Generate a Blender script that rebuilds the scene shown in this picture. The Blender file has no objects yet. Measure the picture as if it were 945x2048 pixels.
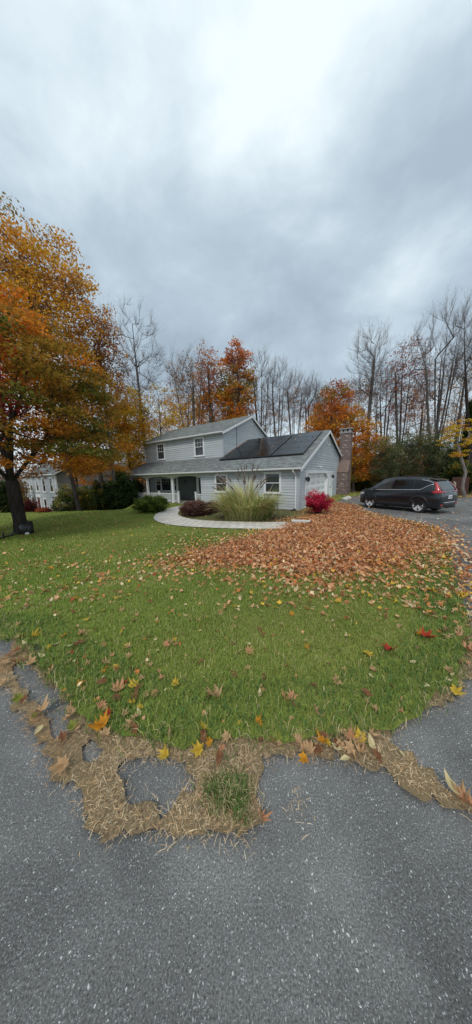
import bpy, bmesh, math, random
import numpy as np
from mathutils import Vector, Matrix
from mathutils.geometry import delaunay_2d_cdt
random.seed(7); RNG = np.random.default_rng(11)
SC = bpy.context.scene; COL = SC.collection
rad = math.radians

# ------------------------------------------------------------------ camera
CAM_H = 2.1; PITCH = rad(8.55); ROLL = rad(1.4); F = 472.5
_f = Vector((0, math.cos(PITCH), -math.sin(PITCH))); _u0 = Vector((0, math.sin(PITCH), math.cos(PITCH))); _r0 = Vector((1, 0, 0))
_r = _r0*math.cos(ROLL) - _u0*math.sin(ROLL); _u = _u0*math.cos(ROLL) + _r0*math.sin(ROLL)
cd = bpy.data.cameras.new('camera'); cam = bpy.data.objects.new('camera', cd); COL.objects.link(cam)
cd.sensor_fit = 'HORIZONTAL'; cd.sensor_width = 36; cd.lens = 18.0; cd.clip_start = 0.05; cd.clip_end = 2000
M = Matrix((( _r.x, _u.x, -_f.x, 0), (_r.y, _u.y, -_f.y, 0), (_r.z, _u.z, -_f.z, CAM_H), (0, 0, 0, 1)))
cam.matrix_world = M; SC.camera = cam

def ss(a, b, x):
    t = np.clip((np.asarray(x, float)-a)/(b-a), 0, 1); return t*t*(3-2*t)
def gz(x, y):
    """height of the terrain"""
    x = np.asarray(x, float); y = np.asarray(y, float)
    z = 0.45*(1-ss(1.5, 12, y)) + 0.12*ss(4.0, 8.5, x)*ss(6, 12, y)
    u = -x/np.maximum(y, 1.0)
    z = z - 2.4*ss(15, 27, y)*ss(.41, .53, u)
    z = z + 0.03*np.sin(x*1.1+y*.4)*np.sin(y*.9-.3*x)*ss(2, 5, y)*(1-ss(10, 14, y))
    return z
def gzs(x, y): return float(gz(x, y))
def ray(px, py):
    return _f + _r*((px-472.5)/F) - _u*((py-1024)/F)
def at(px, py, off=0.0):
    """point of the terrain seen at a place of the photograph"""
    d = ray(px, py); t = 0.2
    prev = t
    while t < 400:
        p = Vector((0, 0, CAM_H)) + d*t
        if p.z <= gzs(p.x, p.y)+off: break
        prev = t; t += max(.05, t*.02)
    a, b = prev, t
    for _ in range(20):
        m = (a+b)/2; p = Vector((0, 0, CAM_H)) + d*m
        if p.z <= gzs(p.x, p.y)+off: b = m
        else: a = m
    p = Vector((0, 0, CAM_H)) + d*b
    return p
def atY(px, Y):
    d = ray(px, 955); x = d.x/d.y*Y
    return x
def zAt(px, py, Y):
    d = ray(px, py); return CAM_H + d.z*(Y/d.y)

# ------------------------------------------------------------------ materials
def newmat(name):
    m = bpy.data.materials.new(name); m.use_nodes = True; nt = m.node_tree
    return m, nt, nt.nodes, nt.links, nt.nodes['Principled BSDF']
def rgb(c): return (c[0], c[1], c[2], 1)
def ramp(N, stops):
    r = N.new('ShaderNodeValToRGB'); e = r.color_ramp.elements
    while len(e) < len(stops): e.new(.5)
    for k, (p, c) in enumerate(stops): e[k].position = p; e[k].color = rgb(c)
    return r
def noise(N, L, scale, detail=4, coord='Object', rough=.6, vec=None, dist=0):
    n = N.new('ShaderNodeTexNoise'); n.inputs['Scale'].default_value = scale; n.inputs['Detail'].default_value = detail
    n.inputs['Roughness'].default_value = rough; n.inputs['Distortion'].default_value = dist
    if vec is None:
        t = N.new('ShaderNodeTexCoord'); vec = t.outputs[coord]
    L.new(vec, n.inputs['Vector']); return n
def mixc(N, L, a, b, fac, mode='MIX'):
    m = N.new('ShaderNodeMix'); m.data_type = 'RGBA'; m.blend_type = mode
    for sock, v in ((m.inputs['A'], a), (m.inputs['B'], b)):
        if isinstance(v, tuple): sock.default_value = rgb(v)
        else: L.new(v, sock)
    if isinstance(fac, (int, float)): m.inputs['Factor'].default_value = fac
    else: L.new(fac, m.inputs['Factor'])
    return m.outputs['Result']
def bump(N, L, h, bsdf, strength=.3, dist=.01):
    b = N.new('ShaderNodeBump'); b.inputs['Strength'].default_value = strength; b.inputs['Distance'].default_value = dist
    L.new(h, b.inputs['Height']); L.new(b.outputs['Normal'], bsdf.inputs['Normal'])
def simple(name, c, rough=.6, metal=0, var=.12, scale=6, coat=0, bmp=0):
    m, nt, N, L, B = newmat(name)
    n = noise(N, L, scale)
    lo = tuple(v*(1-var) for v in c); hi = tuple(min(1, v*(1+var)) for v in c)
    r = ramp(N, [(.3, lo), (.7, hi)]); L.new(n.outputs['Fac'], r.inputs['Fac']); L.new(r.outputs['Color'], B.inputs['Base Color'])
    B.inputs['Roughness'].default_value = rough; B.inputs['Metallic'].default_value = metal
    if coat: B.inputs['Coat Weight'].default_value = coat; B.inputs['Coat Roughness'].default_value = .06
    if bmp: bump(N, L, n.outputs['Fac'], B, bmp)
    return m
def foliage(name, trans=.3, rough=.7):
    """leaf colours come from the mesh's colour attribute"""
    m, nt, N, L, B = newmat(name)
    a = N.new('ShaderNodeVertexColor'); a.layer_name = 'Col'
    L.new(a.outputs['Color'], B.inputs['Base Color']); B.inputs['Roughness'].default_value = rough
    B.inputs['Specular IOR Level'].default_value = .06
    if trans:
        t = N.new('ShaderNodeBsdfTranslucent'); L.new(a.outputs['Color'], t.inputs['Color'])
        mx = N.new('ShaderNodeMixShader'); mx.inputs[0].default_value = trans
        L.new(B.outputs[0], mx.inputs[1]); L.new(t.outputs[0], mx.inputs[2])
        L.new(mx.outputs[0], nt.nodes['Material Output'].inputs['Surface'])
    return m
MAT = {}
MAT['leaf'] = foliage('foliage', .5)
MAT['litter'] = foliage('dry_leaf', .12, .6)
MAT['blade'] = foliage('grass_blade', .25, .6)
MAT['straw'] = foliage('straw_blade', .1, .8)

def m_ground(name, cols, s1=.35, s2=9, s3=90, b=.6):
    m, nt, N, L, B = newmat(name)
    t = N.new('ShaderNodeTexCoord')
    n1 = noise(N, L, s1, 3, vec=t.outputs['Object']); n2 = noise(N, L, s2, 5, vec=t.outputs['Object']); n3 = noise(N, L, s3, 3, vec=t.outputs['Object'])
    r1 = ramp(N, [(.35, cols[0]), (.65, cols[1])]); L.new(n2.outputs['Fac'], r1.inputs['Fac'])
    r2 = ramp(N, [(.4, (0, 0, 0)), (.65, (1, 1, 1))]); L.new(n1.outputs['Fac'], r2.inputs['Fac'])
    c = mixc(N, L, r1.outputs['Color'], cols[2], r2.outputs['Color'])
    r3 = ramp(N, [(.3, (.55, .55, .55)), (.7, (1.25, 1.25, 1.25))]); L.new(n3.outputs['Fac'], r3.inputs['Fac'])
    c = mixc(N, L, c, r3.outputs['Color'], 1.0, 'MULTIPLY')
    L.new(c, B.inputs['Base Color']); B.inputs['Roughness'].default_value = .9; B.inputs['Specular IOR Level'].default_value = .15
    bump(N, L, n3.outputs['Fac'], B, b, .03)
    return m
MAT['lawn'] = m_ground('lawn_grass', [(.10, .16, .025), (.18, .25, .04), (.27, .28, .07)])
MAT['woods'] = m_ground('woods_floor', [(.19, .16, .05), (.30, .22, .07), (.16, .18, .05)])
MAT['mulch'] = m_ground('mulch', [(.09, .08, .035), (.18, .15, .07), (.12, .15, .05)])
MAT['strawbed'] = m_ground('dead_grass_mat', [(.30, .21, .12), (.66, .49, .29), (.50, .36, .20)], 3.5, 60, 260, 1.0)
MAT['leafbed'] = m_ground('leaf_mat', [(.22, .11, .05), (.40, .22, .11), (.30, .15, .07)], 1.0, 18, 45, .8)

def m_asphalt():
    m, nt, N, L, B = newmat('asphalt')
    t = N.new('ShaderNodeTexCoord')
    n1 = noise(N, L, 2.1, 7, vec=t.outputs['Object'], rough=.7); n2 = noise(N, L, 140, 3, vec=t.outputs['Object'])
    r1 = ramp(N, [(.3, (.135, .134, .131)), (.7, (.215, .213, .208))]); L.new(n1.outputs['Fac'], r1.inputs['Fac'])
    r2 = ramp(N, [(.3, (.45, .45, .45)), (.7, (1.35, 1.35, 1.35))]); L.new(n2.outputs['Fac'], r2.inputs['Fac'])
    c = mixc(N, L, r1.outputs['Color'], r2.outputs['Color'], 1.0, 'MULTIPLY')
    # exposed pale aggregate: sparse chips of several sizes
    for sc, thr, dist, colr in ((95, .84, .34, (.62, .62, .60)), (150, .60, .40, (.40, .40, .39)), (260, .5, .42, (.36, .36, .36))):
        wn = noise(N, L, 30, 2, vec=t.outputs['Object'])
        vv = mixc(N, L, t.outputs['Object'], wn.outputs['Color'], .03, 'ADD')
        v = N.new('ShaderNodeTexVoronoi'); v.inputs['Scale'].default_value = sc; v.inputs['Randomness'].default_value = 1
        L.new(vv, v.inputs['Vector'])
        sx = N.new('ShaderNodeSeparateColor'); L.new(v.outputs['Color'], sx.inputs[0])
        a = N.new('ShaderNodeMath'); a.operation = 'GREATER_THAN'; L.new(sx.outputs[0], a.inputs[0]); a.inputs[1].default_value = thr
        s = N.new('ShaderNodeMath'); s.operation = 'MULTIPLY'; L.new(sx.outputs[1], s.inputs[0]); s.inputs[1].default_value = dist
        b = N.new('ShaderNodeMath'); b.operation = 'LESS_THAN'; L.new(v.outputs['Distance'], b.inputs[0]); L.new(s.outputs[0], b.inputs[1])
        k = N.new('ShaderNodeMath'); k.operation = 'MULTIPLY'; L.new(a.outputs[0], k.inputs[0]); L.new(b.outputs[0], k.inputs[1])
        c = mixc(N, L, c, colr, k.outputs[0])
    n4 = noise(N, L, .55, 4, vec=t.outputs['Object']); r4 = ramp(N, [(.35, (.72, .72, .72)), (.65, (1.12, 1.12, 1.10))]); L.new(n4.outputs['Fac'], r4.inputs['Fac'])
    c = mixc(N, L, c, r4.outputs['Color'], 1.0, 'MULTIPLY')
    L.new(c, B.inputs['Base Color']); B.inputs['Roughness'].default_value = .9; B.inputs['Specular IOR Level'].default_value = .1
    bump(N, L, n2.outputs['Fac'], B, .7, .006)
    return m
MAT['asphalt'] = m_asphalt()

def m_uv_brick(name, c1, c2, mortar, w, h, ms, rough=.85, noise_amt=.5, spots=None, off=.5, bstr=.4):
    m, nt, N, L, B = newmat(name)
    uv = N.new('ShaderNodeUVMap'); uv.uv_map = 'UV'
    b = N.new('ShaderNodeTexBrick'); L.new(uv.outputs[0], b.inputs['Vector'])
    b.inputs['Scale'].default_value = 1; b.inputs['Brick Width'].default_value = w; b.inputs['Row Height'].default_value = h
    b.inputs['Mortar Size'].default_value = ms; b.inputs['Color1'].default_value = rgb(c1); b.inputs['Color2'].default_value = rgb(c2)
    b.inputs['Mortar'].default_value = rgb(mortar); b.offset = off
    n = noise(N, L, 3.0, 5, vec=uv.outputs[0]); n2 = noise(N, L, 28, 3, vec=uv.outputs[0])
    r = ramp(N, [(.25, (1-noise_amt,)*3), (.75, (1+noise_amt,)*3)]); L.new(n2.outputs['Fac'], r.inputs['Fac'])
    c = mixc(N, L, b.outputs['Color'], r.outputs['Color'], 1.0, 'MULTIPLY')
    r2 = ramp(N, [(.3, (.85,)*3), (.7, (1.12,)*3)]); L.new(n.outputs['Fac'], r2.inputs['Fac'])
    c = mixc(N, L, c, r2.outputs['Color'], 1.0, 'MULTIPLY')
    if spots:
        sp = N.new('ShaderNodeTexBrick'); L.new(uv.outputs[0], sp.inputs['Vector'])
        sp.inputs['Scale'].default_value = 1; sp.inputs['Brick Width'].default_value = w; sp.inputs['Row Height'].default_value = h
        sp.inputs['Mortar Size'].default_value = 0; sp.inputs['Color1'].default_value = (0, 0, 0, 1); sp.inputs['Color2'].default_value = (1, 1, 1, 1); sp.offset = off
        rr = ramp(N, [(.86, (0, 0, 0)), (.9, (1, 1, 1))]); L.new(sp.outputs['Color'], rr.inputs['Fac'])
        c = mixc(N, L, c, spots, rr.outputs['Color'])
    L.new(c, B.inputs['Base Color']); B.inputs['Roughness'].default_value = rough; B.inputs['Specular IOR Level'].default_value = .2
    bump(N, L, b.outputs['Fac'], B, bstr, .01); return m
MAT['shingle'] = m_uv_brick('roof_shingle', (.13, .142, .14), (.27, .285, .275), (.08, .09, .09), .30, .14, .014, noise_amt=.6)
MAT['brick'] = m_uv_brick('chimney_brick', (.115, .065, .055), (.20, .13, .115), (.22, .19, .175), .22, .075, .012, noise_amt=.35, spots=(.40, .31, .28))
MAT['brickdark'] = m_uv_brick('chimney_brick_dark', (.055, .028, .027), (.11, .055, .05), (.09, .08, .075), .22, .075, .012, noise_amt=.3, spots=(.15, .11, .10))
MAT['paver'] = m_uv_brick('paver', (.58, .54, .49), (.70, .66, .60), (.36, .33, .29), .42, .28, .022, noise_amt=.18)

def m_siding(name, c):
    m, nt, N, L, B = newmat(name)
    n = noise(N, L, .8, 4); n2 = noise(N, L, 30, 2)
    r = ramp(N, [(.3, tuple(v*.92 for v in c)), (.7, tuple(v*1.06 for v in c))]); L.new(n.outputs['Fac'], r.inputs['Fac'])
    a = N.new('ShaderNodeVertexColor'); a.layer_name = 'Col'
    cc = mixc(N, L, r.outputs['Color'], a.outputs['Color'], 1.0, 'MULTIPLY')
    L.new(cc, B.inputs['Base Color']); B.inputs['Roughness'].default_value = .6; B.inputs['Specular IOR Level'].default_value = .3
    bump(N, L, n2.outputs['Fac'], B, .08, .004); return m
MAT['siding'] = m_siding('grey_blue_siding', (.56, .60, .63))
MAT['siding_n'] = m_siding('pale_siding', (.50, .52, .54))
MAT['siding_g'] = m_siding('shaded_siding', (.27, .27, .26))  # neighbour's side walls: shade put into the siding colour
MAT['white'] = simple('white_paint', (.78, .79, .80), .5, var=.05)
MAT['gutter'] = simple('gutter_metal', (.70, .71, .71), .45, var=.06)
MAT['cream'] = simple('soffit_paint', (.55, .54, .47), .6, var=.05)
MAT['dark'] = simple('dark_panel', (.085, .10, .095), .6, var=.2)
MAT['black'] = simple('black_plastic', (.014, .014, .016), .45, var=.2)
MAT['blackmetal'] = simple('black_metal', (.02, .02, .022), .4, .3)
MAT['concrete'] = simple('pale_stone', (.55, .53, .49), .9, var=.15, scale=14, bmp=.2)
MAT['greystone'] = simple('grey_stone', (.30, .29, .28), .9, var=.2, scale=10, bmp=.3)
MAT['door'] = simple('garage_door_paint', (.90, .90, .89), .5, var=.04)
MAT['maroon'] = simple('maroon_door', (.10, .015, .018), .5)
MAT['wood'] = simple('weathered_wood', (.33, .27, .20), .85, var=.25, scale=12, bmp=.3)
MAT['redwood'] = simple('red_brown_boards', (.06, .022, .016), .8, var=.3, scale=5)
def m_glass(name, c, rough=.04, refl=.5):
    m, nt, N, L, B = newmat(name)
    n = noise(N, L, 1.2, 2); r = ramp(N, [(.3, tuple(v*.6 for v in c)), (.7, c)]); L.new(n.outputs['Fac'], r.inputs['Fac'])
    L.new(r.outputs['Color'], B.inputs['Base Color']); B.inputs['Roughness'].default_value = rough
    B.inputs['Specular IOR Level'].default_value = refl
    bump(N, L, n.outputs['Fac'], B, .05, .02); return m
MAT['glass'] = m_glass('window_glass', (.045, .052, .055), .05, .7)
MAT['carglass'] = m_glass('car_glass', (.006, .007, .008), .03, .45)
MAT['rearglass'] = m_glass('car_rear_glass', (.05, .055, .06), .05, .9)
MAT['solar'] = m_glass('solar_cell', (.006, .007, .009), .16, .4)
MAT['carpaint'] = simple('car_paint', (.007, .009, .013), .25, 0, var=.1, coat=.5)
MAT['chrome'] = simple('chrome', (.75, .76, .77), .18, 1.0, var=.03)
MAT['alloy'] = simple('alloy', (.70, .70, .71), .4, .35, var=.1)
MAT['rubber'] = simple('rubber', (.016, .016, .016), .85, var=.2)
MAT['red'] = simple('red_lens', (.42, .012, .018), .2, var=.2, coat=.6)
MAT['lensclear'] = simple('clear_lens', (.5, .5, .5), .15, var=.1)
MAT['plate'] = simple('plate_white', (.75, .76, .78), .4)
MAT['navy'] = simple('plate_ink', (.12, .13, .2), .5)
def m_bark(name, c):
    m, nt, N, L, B = newmat(name)
    t = N.new('ShaderNodeTexCoord'); mp = N.new('ShaderNodeMapping'); mp.inputs['Scale'].default_value = (1, 1, .22); L.new(t.outputs['Object'], mp.inputs[0])
    n = noise(N, L, 16, 5, vec=mp.outputs[0]); n2 = noise(N, L, 1.2, 3, vec=t.outputs['Object'])
    r = ramp(N, [(.3, tuple(v*.45 for v in c)), (.7, tuple(v*1.25 for v in c))]); L.new(n.outputs['Fac'], r.inputs['Fac'])
    r2 = ramp(N, [(.3, (.75,)*3), (.7, (1.2,)*3)]); L.new(n2.outputs['Fac'], r2.inputs['Fac'])
    L.new(mixc(N, L, r.outputs['Color'], r2.outputs['Color'], 1.0, 'MULTIPLY'), B.inputs['Base Color'])
    B.inputs['Roughness'].default_value = .95; B.inputs['Specular IOR Level'].default_value = .1
    bump(N, L, n.outputs['Fac'], B, .9, .03); return m
MAT['bark'] = m_bark('grey_bark', (.12, .108, .10))
MAT['bark_dark'] = m_bark('dark_bark', (.045, .038, .034))
MAT['bark_pale'] = m_bark('pale_bark', (.24, .21, .19))
MAT['twig'] = m_bark('twig_bark', (.15, .125, .12))

# ------------------------------------------------------------------ object helpers
def tag(o, label=None, cat=None, group=None, kind=None):
    if label: o['label'] = label
    if cat: o['category'] = cat
    if group: o['group'] = group
    if kind: o['kind'] = kind
    return o
def empty(name, loc, rz=0, label=None, cat=None, group=None):
    o = bpy.data.objects.new(name, None); COL.objects.link(o); o.location = loc; o.rotation_euler = (0, 0, rz)
    o.empty_display_size = .2
    return tag(o, label, cat, group)
def copy_tree(o, parent=None):
    c = o.copy(); COL.objects.link(c); c.parent = parent
    for ch in list(o.children): copy_tree(ch, c)
    return c
class MB:
    def __init__(s): s.v = []; s.f = []; s.uv = {}; s.col = []
    def add(s, vs): k = len(s.v); s.v += [tuple(p) for p in vs]; return k
    def face(s, idx, uv=None):
        if uv: s.uv[len(s.f)] = uv
        s.f.append(tuple(idx))
    def poly(s, pts, uv=None): k = s.add(pts); s.face(range(k, k+len(pts)), uv)
    def box(s, lo, hi, T=None):
        x0, y0, z0 = lo; x1, y1, z1 = hi
        p = [(x0,y0,z0),(x1,y0,z0),(x1,y1,z0),(x0,y1,z0),(x0,y0,z1),(x1,y0,z1),(x1,y1,z1),(x0,y1,z1)]
        if T: p = [T(*q) for q in p]
        k = s.add(p)
        uvs = [(1,2),(1,2),(0,2),(0,2),(1,2),(1,2)]
        for f in ((3,2,1,0),(4,5,6,7),(0,1,5,4),(2,3,7,6),(1,2,6,5),(3,0,4,7)): s.face([k+i for i in f])
    def prism(s, poly, off, T=None):
        """polygon (list of 3d points) extruded by vector off"""
        n = len(poly); a = [Vector(p) for p in poly]; b = [p+Vector(off) for p in a]
        k = s.add(a+b); s.face([k+i for i in range(n)][::-1]); s.face([k+n+i for i in range(n)])
        for i in range(n): j = (i+1) % n; s.face((k+i, k+j, k+n+j, k+n+i))
    def tube(s, pts, rs, n=8, cap=True):
        pts = [Vector(p) for p in pts]
        if not isinstance(rs, (list, tuple)): rs = [rs]*len(pts)
        rings = []
        ref = Vector((0, 0, 1))
        for i, p in enumerate(pts):
            t = (pts[min(i+1, len(pts)-1)]-pts[max(i-1, 0)]).normalized()
            if abs(t.dot(ref)) > .95: ref = Vector((1, 0, 0))
            a = t.cross(ref).normalized(); b = t.cross(a).normalized()
            rings.append(s.add([p+(a*math.cos(q*2*math.pi/n)+b*math.sin(q*2*math.pi/n))*rs[i] for q in range(n)]))
        for i in range(len(rings)-1):
            for q in range(n):
                w = (q+1) % n; s.face((rings[i]+q, rings[i]+w, rings[i+1]+w, rings[i+1]+q))
        if cap:
            s.face([rings[0]+q for q in range(n)][::-1]); s.face([rings[-1]+q for q in range(n)])
    def lathe(s, prof, n=24, T=lambda x, y, z: (x, y, z)):
        """profile of (r, h) turned about z"""
        rings = [s.add([T(r*math.cos(q*2*math.pi/n), r*math.sin(q*2*math.pi/n), h) for q in range(n)]) for r, h in prof]
        for i in range(len(rings)-1):
            for q in range(n):
                w = (q+1) % n; s.face((rings[i]+q, rings[i]+w, rings[i+1]+w, rings[i+1]+q))
    def build(s, name, mat, parent=None, smooth=False, label=None, fix=True):
        me = bpy.data.meshes.new(name); me.from_pydata(s.v, [], s.f)
        if s.uv:
            u = me.uv_layers.new(name='UV')
            for pi, p in enumerate(me.polygons):
                if pi in s.uv:
                    for li, q in zip(p.loop_indices, s.uv[pi]): u.data[li].uv = q
        if s.col:
            c = me.color_attributes.new('Col', 'FLOAT_COLOR', 'POINT')
            c.data.foreach_set('color', np.array([(*q, 1) for q in s.col], np.float32).ravel())
        if fix:
            bm = bmesh.new(); bm.from_mesh(me); bmesh.ops.recalc_face_normals(bm, faces=bm.faces); bm.to_mesh(me); bm.free()
        if smooth: me.polygons.foreach_set('use_smooth', [True]*len(me.polygons))
        me.materials.append(MAT[mat] if isinstance(mat, str) else mat); me.update()
        o = bpy.data.objects.new(name, me); COL.objects.link(o)
        if parent: o.parent = parent
        if label: o['label'] = label
        return o
def np_mesh(name, V, Fc, mat, cols=None, parent=None, smooth=False):
    """V (n,3), Fc (m,k) with k constant"""
    V = np.asarray(V, np.float32); Fc = np.asarray(Fc, np.int32); k = Fc.shape[1]
    me = bpy.data.meshes.new(name); me.vertices.add(len(V)); me.vertices.foreach_set('co', V.ravel())
    me.loops.add(Fc.size); me.loops.foreach_set('vertex_index', Fc.ravel())
    me.polygons.add(len(Fc)); me.polygons.foreach_set('loop_start', np.arange(0, Fc.size, k, dtype=np.int32))
    me.update(calc_edges=True)
    if smooth: me.polygons.foreach_set('use_smooth', np.ones(len(Fc), bool))
    if cols is not None:
        c = me.color_attributes.new('Col', 'FLOAT_COLOR', 'POINT')
        cc = np.ones((len(V), 4), np.float32); cc[:, :3] = cols; c.data.foreach_set('color', cc.ravel())
    me.materials.append(MAT[mat]); me.validate()
    o = bpy.data.objects.new(name, me); COL.objects.link(o)
    if parent: o.parent = parent
    return o
def inpoly(x, y, P):
    x = np.asarray(x); y = np.asarray(y); r = np.zeros(x.shape, bool); n = len(P); j = n-1
    for i in range(n):
        xi, yi = P[i]; xj, yj = P[j]
        c = ((yi > y) != (yj > y)) & (x < (xj-xi)*(y-yi)/((yj-yi) if yj != yi else 1e-9)+xi)
        r ^= c; j = i
    return r
def polydist(x, y, P):
    d = np.full(np.shape(x), 1e9); n = len(P)
    for i in range(n):
        ax, ay = P[i]; bx, by = P[(i+1) % n]; ex, ey = bx-ax, by-ay
        t = np.clip(((x-ax)*ex+(y-ay)*ey)/(ex*ex+ey*ey+1e-12), 0, 1)
        d = np.minimum(d, np.hypot(x-ax-t*ex, y-ay-t*ey))
    return d
def smooth_outline(P, step=.12, jit=0.0, rng=RNG):
    """rounded closed outline through the points"""
    n = len(P); out = []
    for i in range(n):
        p0, p1, p2, p3 = [np.array(P[(i+k) % n], float) for k in (-1, 0, 1, 2)]
        m = max(1, min(60, int(np.hypot(*(p2-p1))/step)))
        for t in np.arange(m)/m:
            q = .5*((2*p1)+(-p0+p2)*t+(2*p0-5*p1+4*p2-p3)*t*t+(-p0+3*p1-3*p2+p3)*t**3)
            out.append((q[0]+rng.normal()*jit, q[1]+rng.normal()*jit))
    return out
def sheet(name, P, off, spacing, mat, far=None, thick=0, kind='structure', uvs=False):
    """a sheet lying on the terrain inside outline P; spacing may be a function of distance"""
    x0, y0 = np.min(P, 0); x1, y1 = np.max(P, 0)
    pts = [tuple(p) for p in P]
    gx, gy = np.meshgrid(np.arange(x0, x1, spacing), np.arange(y0, y1, spacing)); gx = gx.ravel(); gy = gy.ravel()
    k = inpoly(gx, gy, P); gx, gy = gx[k], gy[k]
    k = polydist(gx, gy, P) > spacing*.4; gx, gy = gx[k], gy[k]
    allv = [Vector(p) for p in pts]+[Vector((a, b)) for a, b in zip(gx, gy)]
    n = len(pts); edges = [(i, (i+1) % n) for i in range(n)]
    vv, ee, ff, *_ = delaunay_2d_cdt(allv, edges, [], 0, 1e-5)
    vv = np.array([(v.x, v.y) for v in vv]); ff = np.array([f for f in ff if len(f) == 3])
    c = vv[ff].mean(1); ff = ff[inpoly(c[:, 0], c[:, 1], P)]
    V = np.column_stack([vv, gz(vv[:, 0], vv[:, 1])+off])
    if thick:   # a small skirt so that the edge has height
        pass
    o = np_mesh(name, V, ff, mat, smooth=True)
    if uvs:
        u = o.data.uv_layers.new(name='UV'); co = V[[l.vertex_index for l in o.data.loops]][:, :2]
        a = rad(uvs if uvs is not True else 0); ca, sa = math.cos(a), math.sin(a)
        u.data.foreach_set('uv', np.column_stack([co[:, 0]*ca+co[:, 1]*sa, -co[:, 0]*sa+co[:, 1]*ca]).astype(np.float32).ravel())
    if kind: o['kind'] = kind
    return o
# ------------------------------------------------------------------ world and sun
w = bpy.data.worlds.new('World'); SC.world = w; w.use_nodes = True
N = w.node_tree.nodes; L = w.node_tree.links; bg = N['Background']
SUN_EL, SUN_AZ = rad(50), rad(-163)      # behind and to the left of the camera
sky = N.new('ShaderNodeTexSky'); sky.sky_type = 'NISHITA'; sky.sun_disc = False; sky.sun_elevation = SUN_EL; sky.sun_rotation = SUN_AZ
tc = N.new('ShaderNodeTexCoord')
mp = N.new('ShaderNodeMapping'); mp.inputs['Rotation'].default_value = (rad(20), rad(-28), rad(10)); mp.inputs['Scale'].default_value = (1.0, 1.0, 1.6); L.new(tc.outputs['Generated'], mp.inputs[0])
n1 = noise(N, L, 1.25, 7, vec=mp.outputs[0], rough=.5, dist=.35); n2 = noise(N, L, 2.9, 6, vec=mp.outputs[0], rough=.55, dist=.2)
ad = N.new('ShaderNodeMath'); ad.operation = 'MULTIPLY_ADD'; L.new(n2.outputs['Fac'], ad.inputs[0]); ad.inputs[1].default_value = .62; L.new(n1.outputs['Fac'], ad.inputs[2])
sep = N.new('ShaderNodeSeparateXYZ'); L.new(tc.outputs['Generated'], sep.inputs[0])
cr = ramp(N, [(.62, (.38, .47, .55)), (.74, (.47, .57, .65)), (.84, (.60, .705, .775)), (.97, (.78, .87, .915))]); L.new(ad.outputs[0], cr.inputs['Fac'])
zr = ramp(N, [(.0, (1.02, 1.04, 1.06)), (.22, (.95, .96, .97)), (.45, (.90, .91, .92)), (.8, (1.05, 1.04, 1.03))]); L.new(sep.outputs['Z'], zr.inputs['Fac'])
cloud = mixc(N, L, cr.outputs['Color'], zr.outputs['Color'], 1.0, 'MULTIPLY')
sk = mixc(N, L, sky.outputs['Color'], (.10, .10, .10), 1.0, 'MULTIPLY')
L.new(mixc(N, L, sk, cloud, .93), bg.inputs['Color']); bg.inputs['Strength'].default_value = 1.2
sd = bpy.data.lights.new('sun', 'SUN'); so = bpy.data.objects.new('sun', sd); COL.objects.link(so)
sd.energy = 1.5; sd.angle = rad(12); sd.color = (1, .96, .90)
dirv = Vector((math.sin(SUN_AZ)*math.cos(SUN_EL), math.cos(SUN_AZ)*math.cos(SUN_EL), math.sin(SUN_EL)))
so.rotation_euler = dirv.to_track_quat('Z', 'Y').to_euler(); so.location = (0, 0, 40)
SC.view_settings.view_transform = 'Standard'; SC.view_settings.look = 'None'; SC.view_settings.exposure = 0

# ------------------------------------------------------------------ ground
def terrain():
    a = np.concatenate([-np.geomspace(320, 31, 16), np.arange(-30, 30.1, .6), np.geomspace(31, 320, 16)])
    b = np.concatenate([-np.geomspace(200, 7, 10), np.arange(-6, 48, .6), np.geomspace(49, 420, 18)])
    X, Y = np.meshgrid(a, b); V = np.column_stack([X.ravel(), Y.ravel(), gz(X, Y).ravel()-.03])
    nx, ny = len(a), len(b); i = np.arange(ny-1)[:, None]*nx+np.arange(nx-1)[None, :]; i = i.ravel()
    o = np_mesh('ground', V, np.column_stack([i, i+1, i+nx+1, i+nx]), 'woods', smooth=True); o['kind'] = 'structure'
terrain()
def px(pts): return [(p.x, p.y) for p in (at(*q) for q in pts)]
# outline of the front lawn, the road and the drive, all read off as places on the ground
LAWN_NEAR = [(0, 1243), (30, 1290), (65, 1335), (105, 1375), (140, 1420), (185, 1455), (250, 1490), (330, 1505), (400, 1503), (480, 1492), (560, 1497), (640, 1490), (720, 1488), (780, 1460), (840, 1440), (880, 1405), (915, 1375), (932, 1330), (944, 1290)]
LAWN_RIGHT = [(938, 1240), (922, 1195), (908, 1140), (896, 1100), (885, 1078), (862, 1056), (800, 1040), (745, 1029), (722, 1023)]
near = px(LAWN_NEAR); right = px(LAWN_RIGHT)
LAWN = [(-9.5, 3.0), (-5.2, 2.6)] + near[1:] + right + [(7.0, 16.5), (12.5, 24), (5.0, 25.5), (-2, 27), (-9, 27), (-16, 21.5), (-17.5, 12), (-14, 7)]
LAWN_S = smooth_outline(LAWN, .09, .022)
sheet('lawn', [(x*.997, 8+(y-8)*.997) for x, y in LAWN_S], .035, .33, 'lawn')
ROAD = [(-60, -14), (60, -14), (60, 0.4), (7.5, 1.2), (5.0, 2.5), (2.2, 3.2), (-2.8, 3.2), (-5.0, 3.6), (-9.5, 4.2), (-16, 6.2), (-60, 12)]
ROAD_S = smooth_outline([(-60, -14), (60, -14), (60, 0.4), (7.5, 1.2)], 2, 0)
sheet('road', ROAD, .0, .5, 'asphalt')
DRIVE = [(1.7, -3.0)] + px([(930, 1330), (925, 1240), (905, 1190), (890, 1120), (872, 1075), (840, 1052), (770, 1036), (715, 1022), (672, 1012)]) + [(4.8, 16.2), (9.2, 23.5), (11.5, 22.5), (12.2, 17.2), (17, 17.6), (30, 19), (30, 6), (16, -3)]
sheet('driveway', DRIVE, .012, .35, 'asphalt')
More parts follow.
